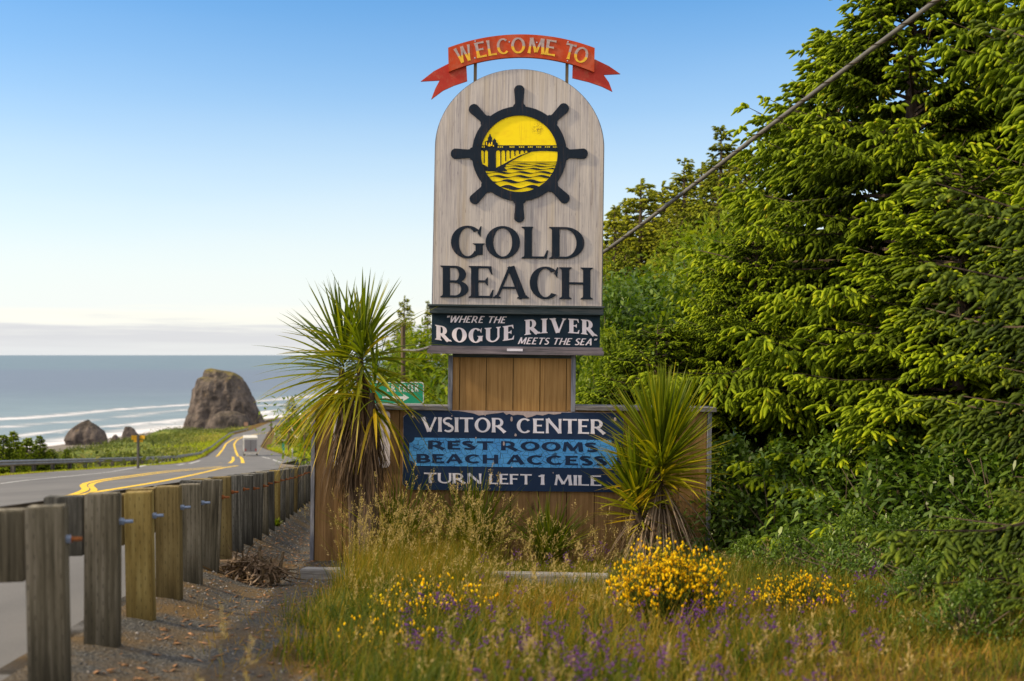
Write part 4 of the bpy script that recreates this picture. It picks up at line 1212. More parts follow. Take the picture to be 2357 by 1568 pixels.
def cabbage_tree(label, foot, heads, seed, stiff=1.0, elmin=-28, hang=-30, dark=0.0, low=1.0):
    """heads: (dx, dy of the rosette's heart, Y, number of leaves, leaf length, dead leaves, dead length)"""
    rs = np.random.RandomState(seed)
    fx, fY = foot
    root = empty('cabbage_tree', on_ground(fx, fY))
    tag(root, label, 'plant')
    o = np.array(root.location)
    tr = MB(); live, dead = [], []
    for (dx, dy, Y, n, Ln, nd, dl, lean) in heads:
        h = np.array(P(dx, dy, Y)) - o
        base = np.array([h[0] * .35, h[1] * .35, -.15])
        pts = [base + (h - base) * f + np.array([0.03 * math.sin(f * 5), 0, 0]) for f in np.linspace(0, 1, 7)]
        tr.tube([tuple(p) for p in pts], [.085, .08, .072, .066, .06, .05, .03], 8)
        ax = (h - base) / np.linalg.norm(h - base)
        f = rs.beta(1.3, 1.0, n)                      # 1 newest, upright; 0 oldest, hanging
        el = R(1) * (elmin + (88 - elmin) * f + rs.normal(0, 6, n)); a = rs.uniform(0, 2 * np.pi, n)
        d = np.stack([np.cos(el) * np.cos(a) + lean[0] * .35, np.cos(el) * np.sin(a) + lean[1] * .35, np.sin(el)], 1)
        b = h + ax * ((f - .55) * .42)[:, None] + d * .03
        L_ = Ln * rs.uniform(.78, 1.12, n) * (.85 + .2 * np.sin(np.pi * f)) * (low + (1 - low) * np.clip(f * 1.25, 0, 1))
        dr = np.clip(.30 - .26 * f, .02, 1) * rs.uniform(.6, 1.5, n) / stiff
        flop = rs.uniform(0, 1, n) < .12; dr = np.where(flop, dr + .35, dr)
        tint = np.clip(.82 - .62 * f + rs.normal(0, .13, n), .02, .98)
        live.append(ribbons(b, d, L_, rs.uniform(.026, .040, n), dr, 7, .22, tint, .25, rs))
        # dead skirt
        g = rs.uniform(0, 1, nd); el = R(1) * (hang - (78 + hang) * g + rs.normal(0, 8, nd)); a = rs.uniform(0, 2 * np.pi, nd)
        d = np.stack([np.cos(el) * np.cos(a), np.cos(el) * np.sin(a), np.sin(el)], 1)
        b = h - ax * (.16 + .62 * g * dl)[:, None] + d * .05
        dead.append(ribbons(b, d, dl * rs.uniform(.6, 1.1, nd), rs.uniform(.012, .026, nd), rs.uniform(.15, .5, nd) + .35 * (hang > -50), 6, .15, np.clip(rs.beta(2, 2.4, nd) - dark, 0, 1), 0, rs, .05))
    tr.build('trunk', MAT['bark'], root)
    V, Fa, T = cat(live); link('leaves', mesh_np('leaves', V, [Fa], MAT['dracaena'], T), root)
    V, Fa, T = cat(dead); link('dead_leaves', mesh_np('dead_leaves', V, [Fa], MAT['dead_leaf'], T), root)
    return root
cabbage_tree('tall strap-leaved cabbage tree with a long skirt of dead leaves, hiding the pale plate', (835, 11.95),
             [(836, 822, 11.9, 150, .88, 300, .78, (-.05, -.1)), (792, 850, 12.15, 150, .92, 230, .75, (-.55, 0)), (862, 905, 11.75, 40, .60, 70, .6, (.0, -.5))], 4, .8, -52, -68, .36)
cabbage_tree('bushy cabbage tree with stiff upright leaves in front of the blue visitor board corner', (1520, 11.9),
             [(1522, 1070, 11.9, 420, 1.0, 240, .78, (.02, 0)), (1468, 1160, 11.8, 150, .68, 90, .55, (-.35, -.1))], 9, 2.4, -10, -38, -.18, .58)
def tuft(label, dx, Y, n, Ln, seed, name='strap_leaf_tuft'):
    rs = np.random.RandomState(seed)
    o = on_ground(dx, Y)
    d, el = sph(rs, n, 25, 88); b = rs.normal(0, .05 if Ln > .3 else .008, (n, 3)); b[:, 2] = rs.uniform(0, .18 if Ln > .3 else .01, n)
    V, Fa, T = ribbons(b, d, Ln * rs.uniform(.6, 1.1, n), rs.uniform(.014, .024, n), rs.uniform(.02, .2, n), 6, .2, np.clip(rs.normal(.25, .15, n), 0, 1), .3, rs)
    return tag(link(name, mesh_np(name, V, [Fa], MAT['dracaena'], T), None, o), label, 'plant', 'green tufts along the foot of the sign')
tuft('green strap-leaf tuft under the words TURN LEFT, behind the tall grass', 1090, 12.2, 240, .95, 1)
tuft('smaller green strap-leaf tuft under the word MILE, before the planks', 1265, 12.1, 200, .72, 2)
tuft('dark green strap-leaf tuft right behind the tall cabbage tree skirt', 915, 12.25, 150, 1.05, 3)

# ------------------------------------------------------------------ conifers
def spindle(sides=5):
    rings = [(0, .35), (.18, .95), (.62, 1.0), (1, .28)]
    V, Fa, T = [], [], []
    for t_, r_ in rings:
        for k in range(sides):
            a = 2 * np.pi * (k + .5 * (t_ > .3)) / sides; V.append((r_ * np.cos(a), r_ * np.sin(a), t_)); T.append(t_)
    for i in range(3):
        for k in range(sides):
            w = (k + 1) % sides; Fa.append((i * sides + k, i * sides + w, (i + 1) * sides + w, (i + 1) * sides + k))
    return np.array(V), np.array(Fa), np.array(T)
SPV, SPF, SPT = spindle()
def fingers(base, d, length, rad, tint, rs):
    N = len(base); d = d / np.linalg.norm(d, axis=1)[:, None]
    ref = np.tile([0.31, .17, .93], (N, 1)); x = np.cross(d, ref); x /= np.linalg.norm(x, axis=1)[:, None] + 1e-9; y = np.cross(d, x)
    z = SPV[:, 2][None, :, None]
    V = base[:, None, :] + d[:, None, :] * (length[:, None, None] * z) + x[:, None, :] * (rad[:, None] * SPV[:, 0])[..., None] + y[:, None, :] * (rad[:, None] * SPV[:, 1])[..., None]
    V[..., 2] -= (length[:, None] * .38) * SPT[None, :] ** 2
    Fa = (np.arange(N)[:, None, None] * len(SPV) + SPF[None]).reshape(-1, 4)
    T = np.clip(tint[:, None] * (.55 + .45 * SPT[None, :]), 0, 1)
    return V.reshape(-1, 3), Fa, T.reshape(-1)
def conifer_meshes(name, seed, H, Rb, shape=1.0, whorl=.42, per=7, sec=.17, fstep=.055, flen=.13, frad=.026, low=.06, mat='spruce', irregular=.25, droop=.45, hang=(-1.35, 0.)):
    rs = np.random.RandomState(seed)
    tr = MB(); tr.tube([(0, 0, -.6), (0.02, 0, H * .3), (0, .02, H * .7), (0, 0, H)], [H * .022 + .03, H * .017 + .02, H * .009 + .01, .008], 8)
    B, D, Ln, Rd, Ti = [], [], [], [], []
    z = H * low
    while z < H * .985:
        f = z / H
        Rz = Rb * (1 - f) ** shape
        for _ in range(per if f < .85 else max(4, per - 2)):
            az = rs.uniform(0, 2 * np.pi); Lb = max(.12, Rz * rs.uniform(1 - irregular, 1 + irregular * .6))
            hz = z + rs.uniform(-.5, .5) * whorl
            dirh = np.array([math.cos(az), math.sin(az), 0]); perp = np.array([-math.sin(az), math.cos(az), 0])
            upk = .05 + .45 * f ** 1.5 + rs.uniform(-.1, .1); dk = droop * (1 - .6 * f); tk = .28
            def pt(s): return dirh * (Lb * s) + np.array([0, 0, hz + Lb * (upk * s - dk * s * s + tk * s ** 4)])
            tr.tube([tuple(pt(s)) for s in (0, .35, .7, .97)], [.012 + .010 * Lb, .009 + .006 * Lb, .008, .004], 4, False)
            ns = max(2, int(Lb * .78 / sec))
            for q in range(ns):
                s = .22 + .76 * (q + rs.uniform(0, .8)) / ns
                p0 = pt(s); tng = pt(min(1, s + .05)) - pt(s - .05); tng /= np.linalg.norm(tng)
                l2 = min(.85, .16 + .42 * Lb * (1 - s) * rs.uniform(.7, 1.2))
                for sg in (-1, 1):
                    d2 = tng * .75 + perp * sg * rs.uniform(.55, .95) + np.array([0, 0, -.18 + .3 * f]); d2 /= np.linalg.norm(d2)
                    m = max(2, int(l2 / fstep))
                    u = (np.arange(m) + rs.uniform(0, 1, m)) / m
                    pb = p0 + d2 * (l2 * u)[:, None]; pb[:, 2] -= .35 * l2 * u ** 2
                    lat = np.cross(d2, [0, 0, 1]); sgn = rs.choice([-1, 1], m)
                    fd = d2 * rs.uniform(.35, .9, m)[:, None] + lat * (sgn * rs.uniform(.1, .7, m))[:, None]
                    fd[:, 2] += rs.uniform(hang[0], hang[1], m) * (1 - .7 * f)
                    fd[-1] = d2 + np.array([0, 0, -.25])
                    keep = (s * Lb + l2 * u * .5) > Lb * .22
                    B.append(pb[keep]); D.append(fd[keep]); k = keep.sum()
                    Ln.append(flen * rs.uniform(.55, 1.25, k)); Rd.append(frad * rs.uniform(.75, 1.15, k))
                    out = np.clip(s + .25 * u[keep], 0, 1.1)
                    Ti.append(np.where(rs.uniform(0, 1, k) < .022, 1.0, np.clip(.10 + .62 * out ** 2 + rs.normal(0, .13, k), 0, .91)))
        z += whorl * (1 - .35 * f)
    # leader shoot
    zz = np.linspace(H * .93, H, 10); pb = np.stack([0 * zz, 0 * zz, zz], 1); a = rs.uniform(0, 6.28, 10)
    B.append(pb); D.append(np.stack([np.cos(a), np.sin(a), .9 + 0 * a], 1)); Ln.append(np.full(10, flen)); Rd.append(np.full(10, frad)); Ti.append(np.full(10, .5))
    V, Fa, T = fingers(np.concatenate(B), np.concatenate(D), np.concatenate(Ln), np.concatenate(Rd), np.concatenate(Ti), rs)
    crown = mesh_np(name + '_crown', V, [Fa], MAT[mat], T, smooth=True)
    return tr.mesh(name + '_trunk', MAT['bark'], recalc=False), crown
def tree(meshes, loc, sc=1.0, rz=0.0, label='', group='', name='spruce_tree', cat_='tree', tilt=(0, 0)):
    e = empty(name, loc, (tilt[0], tilt[1], rz)); e.scale = (sc, sc, sc) if not hasattr(sc, '__len__') else sc
    link('trunk', meshes[0], e); link('crown', meshes[1], e)
    return tag(e, label, cat_, group)
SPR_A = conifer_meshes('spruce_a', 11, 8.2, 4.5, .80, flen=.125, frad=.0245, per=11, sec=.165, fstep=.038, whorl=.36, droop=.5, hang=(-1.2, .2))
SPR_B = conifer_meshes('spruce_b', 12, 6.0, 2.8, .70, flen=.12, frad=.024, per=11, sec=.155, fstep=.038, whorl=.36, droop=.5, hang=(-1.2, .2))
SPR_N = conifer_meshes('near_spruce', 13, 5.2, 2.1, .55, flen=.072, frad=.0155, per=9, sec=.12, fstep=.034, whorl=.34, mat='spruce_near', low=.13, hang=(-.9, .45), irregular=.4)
GRP = 'spruces in the roadside thicket'
def at(x, y, dz=-.1): return Vector((x, y, ground(x, y) + dz))
tree(SPR_A, at(5.40, 15.3), (1.06, 1.06, 1.0), .4, 'broad spruce whose sloping crown meets the sky just under the grey cable', GRP)
tree(SPR_A, at(8.0, 13.2), (1.12, 1.12, 1.3), 2.6, 'tallest spruce, filling the corner where the grey cable leaves the picture', GRP)
tree(SPR_A, at(9.2, 17.5), (1.2, 1.2, 1.2), 5.1, 'spruce behind the tallest one, closing the thicket at the picture edge', GRP)
tree(SPR_B, at(5.3, 18.6), (1.25, 1.25, 1.3), 2.2, 'spruce standing directly behind the broad spruce, seen only through its gaps', GRP)
tree(SPR_A, at(3.35, 15.6), (.58, .58, .53), 4.4, 'middle spruce filling the slope between the broad spruce and the sign edge', GRP)
tree(SPR_B, at(2.0, 15.6), (.75, .75, .52), 1.1, 'lower spruce right behind the town sign, beside the tagline panel', GRP)
tree(SPR_B, at(4.9, 12.4), (1.0, 1.0, .72), 3.9, 'low drooping spruce over the leafy bushes beside the sign base', GRP)
tree(SPR_B, at(6.6, 11.3), (1.1, 1.1, .95), 5.2, 'mid-height spruce behind the blurred blue-green branches', GRP)
tree(SPR_N, at(4.55, 7.3), (1.12, 1.12, 1.0), .9, 'near blue-green spruce reaching out of focus branches across the clearing', GRP)
tree(SPR_N, at(3.45, 5.3), (.60, .60, .36), 2.9, 'small blurred spruce at the lower corner of the grass', GRP)

FAR = [conifer_meshes('hill_conifer_a', 21, 9.0, 3.1, 1.0, whorl=.40, per=9, sec=.20, fstep=.075, flen=.15, frad=.032, mat='far_spruce', irregular=.45, droop=.3, hang=(-.6, .2)),
       conifer_meshes('hill_conifer_b', 22, 7.0, 3.0, .85, whorl=.40, per=9, sec=.20, fstep=.075, flen=.15, frad=.034, mat='far_spruce', irregular=.45, droop=.25, hang=(-.6, .2))]
def far_tree(k, dx, dyt, Y, label, w=1.0, rz=0, group='conifers on the hillside behind the sign'):
    x = XD(dx, Y); g = ground(x, Y); H = (9.0, 7.0)[k]
    zt = (HY - dyt) / F * Y; s = (zt - g) / H
    return tree(FAR[k], (x, Y, g - .1), (s * w, s * w, s), rz, label, group, 'conifer_tree')
far_tree(0, 1660, 285, 33, 'highest hillside conifer, its airy top just left of the grey cable', 1.05, .3)
far_tree(0, 1575, 360, 36, 'hillside conifer with a flat top, second from the highest', 1.1, 1.3)
far_tree(1, 1475, 408, 38, 'rounded hillside conifer standing midway between the sign and the highest one', 1.05, 2.3)
far_tree(0, 1415, 468, 36, 'slim hillside conifer nearest to the edge of the arched board', .95, 3.3)
far_tree(1, 1730, 330, 30, 'hillside conifer half hidden behind the broad spruce', 1.05, 4.0)
far_tree(1, 1350, 560, 40, 'hillside conifer rising behind the arched board', .8, 5.0)
far_tree(0, 985, 690, 62, 'dark conifer showing between the cabbage tree and the tagline panel', .55, .8)
far_tree(1, 930, 680, 75, 'dark conifer behind the cabbage tree leaves', .6, 2.0)
far_tree(1, 1440, 455, 41, 'broad hillside conifer filling between the slim one and the rounded one', 1.35, 0.2)
far_tree(1, 1525, 415, 42, 'broad hillside conifer filling between the rounded one and the flat-topped one', 1.35, 1.2)
far_tree(1, 1615, 372, 40, 'broad hillside conifer filling between the flat-topped one and the highest one', 1.3, 2.2)
far_tree(1, 1700, 335, 38, 'broad hillside conifer behind the cable, close after the highest one', 1.3, 3.2)
far_tree(1, 1560, 500, 28, 'yellow-green conifer low on the hillside in front of the second highest one', .9, 1.9)
far_tree(0, 1655, 470, 26, 'yellow-green conifer just below the grey cable, in front of the highest hillside conifer', .75, 3.6)
far_tree(1, 1440, 560, 26, 'yellow-green conifer close beside the sign edge, above the lower spruce', .8, 0.6)
far_tree(1, 1060, 640, 58, 'conifer hidden mostly behind the arched board', .7, 2.9)

# ------------------------------------------------------------------ leafy bushes
def leaf_cloud(rs, n, rx, ry, rz, size, shell=.55, droop=.2):
    """leaf-sized faces through a lumpy crown"""
    d, el = sph(rs, n, -15, 90)
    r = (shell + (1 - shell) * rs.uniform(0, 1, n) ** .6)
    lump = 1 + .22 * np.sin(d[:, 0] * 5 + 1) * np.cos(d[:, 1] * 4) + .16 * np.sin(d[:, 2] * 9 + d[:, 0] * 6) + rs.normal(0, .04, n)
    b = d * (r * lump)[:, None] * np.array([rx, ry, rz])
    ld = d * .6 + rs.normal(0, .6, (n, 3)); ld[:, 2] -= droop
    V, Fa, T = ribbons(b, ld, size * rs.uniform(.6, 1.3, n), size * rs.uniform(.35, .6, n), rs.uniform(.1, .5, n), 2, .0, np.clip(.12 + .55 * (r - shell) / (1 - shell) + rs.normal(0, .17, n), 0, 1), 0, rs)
    return V, Fa, T
def bush_meshes(name, seed, n, rx, ry, rz, size, mat='bush', twigs=26, stem=.75):
    rs = np.random.RandomState(seed)
    V, Fa, T = leaf_cloud(rs, n, rx, ry, rz, size)
    mb = MB()
    d, el = sph(rs, twigs, 20, 85)
    for k in range(twigs):
        e = d[k] * np.array([rx, ry, rz]) * rs.uniform(.8, 1.12)
        mb.tube([tuple(rs.normal(0, .05, 3) * [1, 1, 0]), tuple(e * .5 + rs.normal(0, .05, 3)), tuple(e)], [.014, .009, .003], 4, False)
    return mb.mesh(name + '_twigs', MAT['twig'], recalc=False), mesh_np(name + '_leaves', V, [Fa], MAT[mat], T)
MAT['scrub'] = m_leaf('dune_scrub_leaves', [(0, (.05, .065, .02)), (.45, (.13, .155, .04)), (.8, (.26, .25, .07)), (1, (.40, .33, .07))], .3, .7, .1, 0)
MAT['twig'] = m_plain('grey_twigs', (.17, .13, .10), .9, .1, 0, .3, 10)
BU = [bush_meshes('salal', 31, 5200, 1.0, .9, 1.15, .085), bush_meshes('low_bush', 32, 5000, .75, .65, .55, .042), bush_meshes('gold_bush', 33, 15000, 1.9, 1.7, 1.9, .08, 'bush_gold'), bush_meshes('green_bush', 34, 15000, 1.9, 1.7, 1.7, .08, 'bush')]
def bush(k, x, y, sc, rz, label, group, dz=-.1, name='leafy_bush', stemn='stem'):
    e = empty(name, at(x, y, dz), (0, 0, rz)); e.scale = (sc, sc, sc) if not hasattr(sc, '__len__') else sc
    link('stems', BU[k][0], e); link('leaves', BU[k][1], e)
    return tag(e, label, 'bush', group)
G1 = 'leafy bushes under the spruces'
for (k, dx, Y, sc, lb) in ((0, 1690, 12.9, (1.0, 1, 1.0), 'dark leafy bush touching the blue-grey corner trim of the sign base'),
                           (0, 1800, 12.4, (1.1, 1, .95), 'glossy leafy bush, second from the sign base trim'),
                           (0, 1930, 12.0, (1.15, 1, 1.0), 'rounded leafy bush below the drooping spruce boughs'),
                           (0, 2070, 11.2, (1.15, 1, .95), 'leafy bush behind the reaching blue-green branch'),
                           (0, 2220, 10.6, (1.1, 1, 1.05), 'leafy bush in deep shade behind the near spruce'),
                           (0, 2360, 10.0, (1.1, 1, 1.1), 'leafy bush furthest from the sign along the thicket foot')):
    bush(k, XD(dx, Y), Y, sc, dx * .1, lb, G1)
G2 = 'low shrubs at the edge of the grass'
for (dx, Y, sc, lb) in ((1720, 11.2, .60, 'low green shrub at the foot of the sign base trim'), (1830, 10.4, .72, 'low bright green shrub behind the further broom'),
                        (1960, 10.0, .95, 'low rounded shrub directly behind the further broom'), (2080, 9.3, .95, 'low bright shrub under the reaching spruce branch'),
                        (2200, 8.8, .95, 'low shrub below the near spruce, facing the dry grass'), (2310, 8.2, .9, 'low shrub at the far end of the dry grass'),
                        (2240, 6.3, .62, 'little dark shrub beside the small blurred spruce'), (2120, 7.6, .6, 'little shrub in the middle of the dry grass')):
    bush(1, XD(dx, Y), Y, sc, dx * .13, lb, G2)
G3 = 'yellow-green thicket behind the sign'
rs = random.Random(4)
lab3 = iter(['yellow-green thicket bush above the tagline panel level, beside the hillside conifers', 'bright thicket bush next to the sign edge at BEACH level', 'tall thicket bush under the highest hillside conifer',
             'thicket bush between the cable and the broad spruce', 'shaded thicket bush low beside the tagline panel', 'thicket bush behind the words GOLD BEACH', 'bright thicket bush behind the pedestal planks',
             'sunlit thicket bush beside the green road sign', 'yellow bush beyond the green road sign', 'pale bush behind the cabbage tree crown', 'thicket bush filling the gap right of the pedestal', 'darker thicket bush behind the lower spruce'])
for (k, dx, dyt, Y, w) in ((2, 1590, 590, 27, 1.0), (3, 1470, 640, 25, 1.0), (3, 1660, 570, 25, 1.0), (2, 1720, 520, 23, .8), (3, 1420, 650, 22, .9), (2, 1300, 600, 31, 1.2), (2, 1250, 780, 27, 1.0), (2, 970, 800, 40, 1.2), (2, 945, 800, 52, .5), (3, 905, 830, 66, .45), (2, 1400, 800, 19.5, .7), (3, 1500, 640, 23, .9)):
    x = XD(dx, Y); g = ground(x, Y); zt = (HY - dyt) / F * Y; s = max(.4, (zt - g) / 2.1)
    bush(k, x, Y, (min(s, 2.2) * w, min(s, 2.2) * w, s), dx * .2, next(lab3), G3)
# ------------------------------------------------------------------ timbers, leaf pile, pebbles
def lying_timber(x0, x1, y0, y1, Y, label):
    a, b = P(x0, y0, Y), P(x1, y0 + (x1 - x0) * .0125 * 1.6, Y - .15)
    h = (y1 - y0) / F * Y
    mb = MB(); Ln = (b - a).length
    mb.box(0, Ln, 0, .15, -h - .08, 0)
    o = link('landscape_timber', mb.mesh('landscape_timber', MAT['timber'], bevel=.008), None, a)
    o.rotation_euler = (0, math.atan2(-(b.z - a.z), (b.x - a.x)), math.atan2(b.y - a.y, b.x - a.x))
    return tag(o, label, 'timber', 'silvered timbers edging the bed before the sign')
lying_timber(689, 850, 1311, 1338, 10.5, 'silvered square timber lying by the gravel at the foot of the tall cabbage tree')
lying_timber(1128, 1400, 1321, 1358, 9.9, 'long silvered timber lying half hidden in grass left of the big broom')
rs = np.random.RandomState(17)
pile_o = on_ground(575, 9.7, 0)
pile = empty('leaf_litter_pile', pile_o)
tag(pile, 'heap of dried curled brown leaves with cut stubs on the gravel by the guardrail', 'leaf pile')
n = 520
d, el = sph(rs, n, 0, 85); b = d * np.array([.34, .26, .20]) * (rs.uniform(.5, 1.0, n) ** .5)[:, None]; b[:, 2] = np.abs(b[:, 2])
ld = rs.normal(0, 1, (n, 3)) * [1.2, .8, .5]; ld[:, 2] += .1
V, Fa, T = ribbons(b, ld, rs.uniform(.07, .22, n), rs.uniform(.014, .03, n), rs.uniform(-.4, 1.0, n), 5, .2, rs.beta(2, 2.2, n), 0, rs, .22)
V[:, 2] = np.maximum(V[:, 2], .004)
link('leaves', mesh_np('leaves', V, [Fa], MAT['dead_leaf'], T), pile)
for (x, y, h, tl) in ((.02, .05, .30, .06), (.10, .0, .26, -.02), (.22, .08, .25, .05), (.19, .02, .19, -.05)):
    mb = MB(); mb.tube([(x, y, -.02), (x + tl * .5, y, h * .5), (x + tl, y, h)], [.022, .018, .015], 6); mb.build('cut_stub', MAT['pole'], pile)
tuft('tiny bright green weed at the foot of a tan guardrail post', 637, 16.0, 60, .14, 6, 'weed_tuft')['group'] = 'weeds on the gravel'

def frustum_points(rs, n, Y0, Y1, x0, x1, test=None):
    """points on the ground seen between picture columns x0..x1"""
    Y = np.sqrt(rs.uniform(Y0 ** 2, Y1 ** 2, n)); dx = rs.uniform(x0, x1, n)
    X = (dx - CX) / F * Y
    if test is not None:
        k = test(X, Y, dx); X, Y = X[k], Y[k]
    return np.stack([X, Y, hgt(X, Y)], 1)
def gravel_edge(X, Y): return -.95 - .16 * (Y - 5.4) + .25 * wav(X, Y, 2.2) + .5 * sm(8.5, 10.0, Y)
octV = np.array([(1, 0, 0), (0, 1, 0), (-1, 0, 0), (0, -1, 0), (0, 0, 1), (0, 0, -1.)]); octF = np.array([(0, 1, 4), (1, 2, 4), (2, 3, 4), (3, 0, 4), (1, 0, 5), (2, 1, 5), (3, 2, 5), (0, 3, 5)])
def octs(pos, size, rs, tint, flat=.6, stretch=None):
    N = len(pos); V = octV[None] * (1 + rs.uniform(-.35, .35, (N, 6, 1))) * size[:, None, None]
    V[..., 2] *= flat
    if stretch is not None: V[..., 0] *= stretch[:, None]
    a = rs.uniform(0, 6.28, N)[:, None]; b = rs.uniform(-.5, .5, N)[:, None]
    x = V[..., 0] * np.cos(a) - V[..., 1] * np.sin(a); y = V[..., 0] * np.sin(a) + V[..., 1] * np.cos(a)
    z = V[..., 2] + x * b
    V = np.stack([x, y, z], -1) + pos[:, None, :]
    Fa = (np.arange(N)[:, None, None] * 6 + octF[None]).reshape(-1, 3)
    return V.reshape(-1, 3), Fa, np.repeat(tint, 6)
p = frustum_points(rs, 30000, 3.6, 24, 0, 1000, lambda X, Y, dx: (X > XR(Y) + .12) & (X < gravel_edge(X, Y) + .5 * rs.uniform(0, 1, len(X)) ** 2))
sz = .004 + .010 * rs.uniform(0, 1, len(p)) ** 3 + .003 * (p[:, 1] > 8)
V, Fa, T = octs(p, sz, rs, rs.beta(1.5, 2.2, len(p)), .7)
tag(link('gravel_stones', mesh_np('gravel_stones', V, [Fa], MAT['pebble'], T)), kind='stuff')
p = frustum_points(rs, 2600, 3.6, 18, 100, 1000, lambda X, Y, dx: (X > XR(Y) + .3) & (X < gravel_edge(X, Y) + .6))
V, Fa, T = octs(p + [0, 0, .006], rs.uniform(.006, .018, len(p)), rs, rs.uniform(.35, 1, len(p)), .25, rs.uniform(1, 3.5, len(p)))
tag(link('bark_litter', mesh_np('bark_litter', V, [Fa], MAT['chip'] if 'chip' in MAT else MAT['dead_leaf'], T)), kind='stuff')

# ------------------------------------------------------------------ grass
def grass(name, pts, hgt_, width, lean, tint, rs, seg=3, mat='grass', droop=None):
    n = len(pts); d = np.stack([rs.normal(0, lean, n) + .08, rs.normal(0, lean, n), np.ones(n)], 1)
    V, Fa, T = ribbons(pts - [0, 0, .01], d, hgt_, width, rs.uniform(.02, .35, n) if droop is None else droop, seg, 0, tint, .25, rs)
    return V, Fa, T
parts = []
inb = lambda X, Y, dx: (X > gravel_edge(X, Y) - .25 * rs.uniform(0, 1, len(X)) ** 3 + .15 * (Y < 7)) & ~((Y > 12.5))
# green-gold meadow in the foreground
p = frustum_points(rs, 46000, 3.3, 9.0, 480, 2420, inb)
dxp = p[:, 0] * F / p[:, 1] + CX
right = sm(1650, 1950, dxp)
patch = .5 + .5 * wav(p[:, 0], p[:, 1], 2.6)
patch2 = np.clip(.5 + .9 * wav(p[:, 0] + 3, p[:, 1], 5.5), 0, 1.3)
h = (.30 - .15 * right) * rs.uniform(.35, 1.35, len(p)) * (.45 + .35 * patch + .45 * patch2)
h = np.minimum(h, .16 + .07 * np.clip(p[:, 1] - 3.0, 0, 9))
green = .5 + .5 * wav(p[:, 0] + 9, p[:, 1], 1.7)
ti = np.clip(.33 + .40 * right * (dxp < 2250) * np.clip(.35 + 1.1 * wav(p[:, 0], p[:, 1], 1.9), 0, 1) - .42 * (green - .35) * (1 - right) + .17 * (1 - patch2) - .10 * (p[:, 1] < 5.5) + rs.normal(0, .22, len(p)), 0, 1)  # nearest blades tinted darker: foreground shade put into the grass colour
parts.append(grass('g', p, h, rs.uniform(.003, .008, len(p)), .38, ti, rs, 4, droop=rs.uniform(.05, .6, len(p))))
# taller growth towards the sign
p = frustum_points(rs, 26000, 8.6, 12.3, 700, 1720, inb)
dxp = p[:, 0] * F / p[:, 1] + CX
tall = (1 - sm(1000, 1220, dxp)) * sm(740, 800, dxp)
h = (.20 + .27 * tall) * np.where((dxp > 1120) & (dxp < 1420), .62, 1) * rs.uniform(.3, 1.3, len(p)) * (.6 + .6 * np.clip(.5 + .8 * wav(p[:, 0], p[:, 1], 5), 0, 1))
ti = np.clip(.28 + .16 * tall + rs.normal(0, .17, len(p)), 0, 1)
parts.append(grass('g', p, h, rs.uniform(.003, .006, len(p)), .28, ti, rs, 4, droop=rs.uniform(.05, .5, len(p))))
# short dry grass and green ground growth on the right
p = frustum_points(rs, 22000, 6.0, 12.8, 1620, 2420)
ti = np.clip(.20 + .50 * (1 - sm(7.6, 9.2, p[:, 1])) * np.clip(.4 + 1.1 * wav(p[:, 0], p[:, 1], 1.9), 0, 1) + rs.normal(0, .17, len(p)), 0, 1)
parts.append(grass('g', p, rs.uniform(.05, .22, len(p)), rs.uniform(.004, .008, len(p)), .45, ti, rs))
# loose blades on the gravel edge
p = frustum_points(rs, 2600, 4.2, 12, 450, 900, lambda X, Y, dx: (X > gravel_edge(X, Y) - .9 * rs.uniform(0, 1, len(X))) & (X < gravel_edge(X, Y) + .2))
parts.append(grass('g', p, rs.uniform(.04, .16, len(p)), rs.uniform(.003, .005, len(p)), .7, np.clip(rs.normal(.7, .15, len(p)), 0, 1), rs))
V, Fa, T = cat(parts)
tag(link('long_grass', mesh_np('long_grass', V, [Fa], MAT['grass'], T)), kind='stuff')
# verge grass along both sides of the road, far off
parts = []
Y = rs.uniform(60, 230, 9000); X = XR(Y) + rs.uniform(1.0, 16, len(Y)) ; p = np.stack([X, Y, hgt(X, Y)], 1)
parts.append(grass('g', p, rs.uniform(.4, 1.1, len(p)), rs.uniform(.10, .22, len(p)), .3, np.clip(rs.normal(.78, .12, len(p)), 0, 1), rs, 2))
Y = rs.uniform(34, 330, 16000) ** 1.0; X = XL(Y) - .35 - rs.exponential(2.6, len(Y)); p = np.stack([X, Y, hgt(X, Y)], 1)
parts.append(grass('g', p, rs.uniform(.25, .75, len(p)) * np.clip(Y / 90, .6, 1.5) * np.where((XL(Y) - X < 3.4) & (Y < 130), .28, np.where(XL(Y) - X < 2.4, .5, 1)), rs.uniform(.03, .07, len(p)) * np.clip(Y / 60, .6, 3), .3, np.clip(rs.normal(.62, .15, len(p)) + .25 * (XL(Y) - X < 2.2), 0, 1), rs, 2))
V, Fa, T = cat(parts)
tag(link('verge_grass', mesh_np('verge_grass', V, [Fa], MAT['bush_gold'], np.clip(T * 1.2, 0, 1))), kind='stuff')

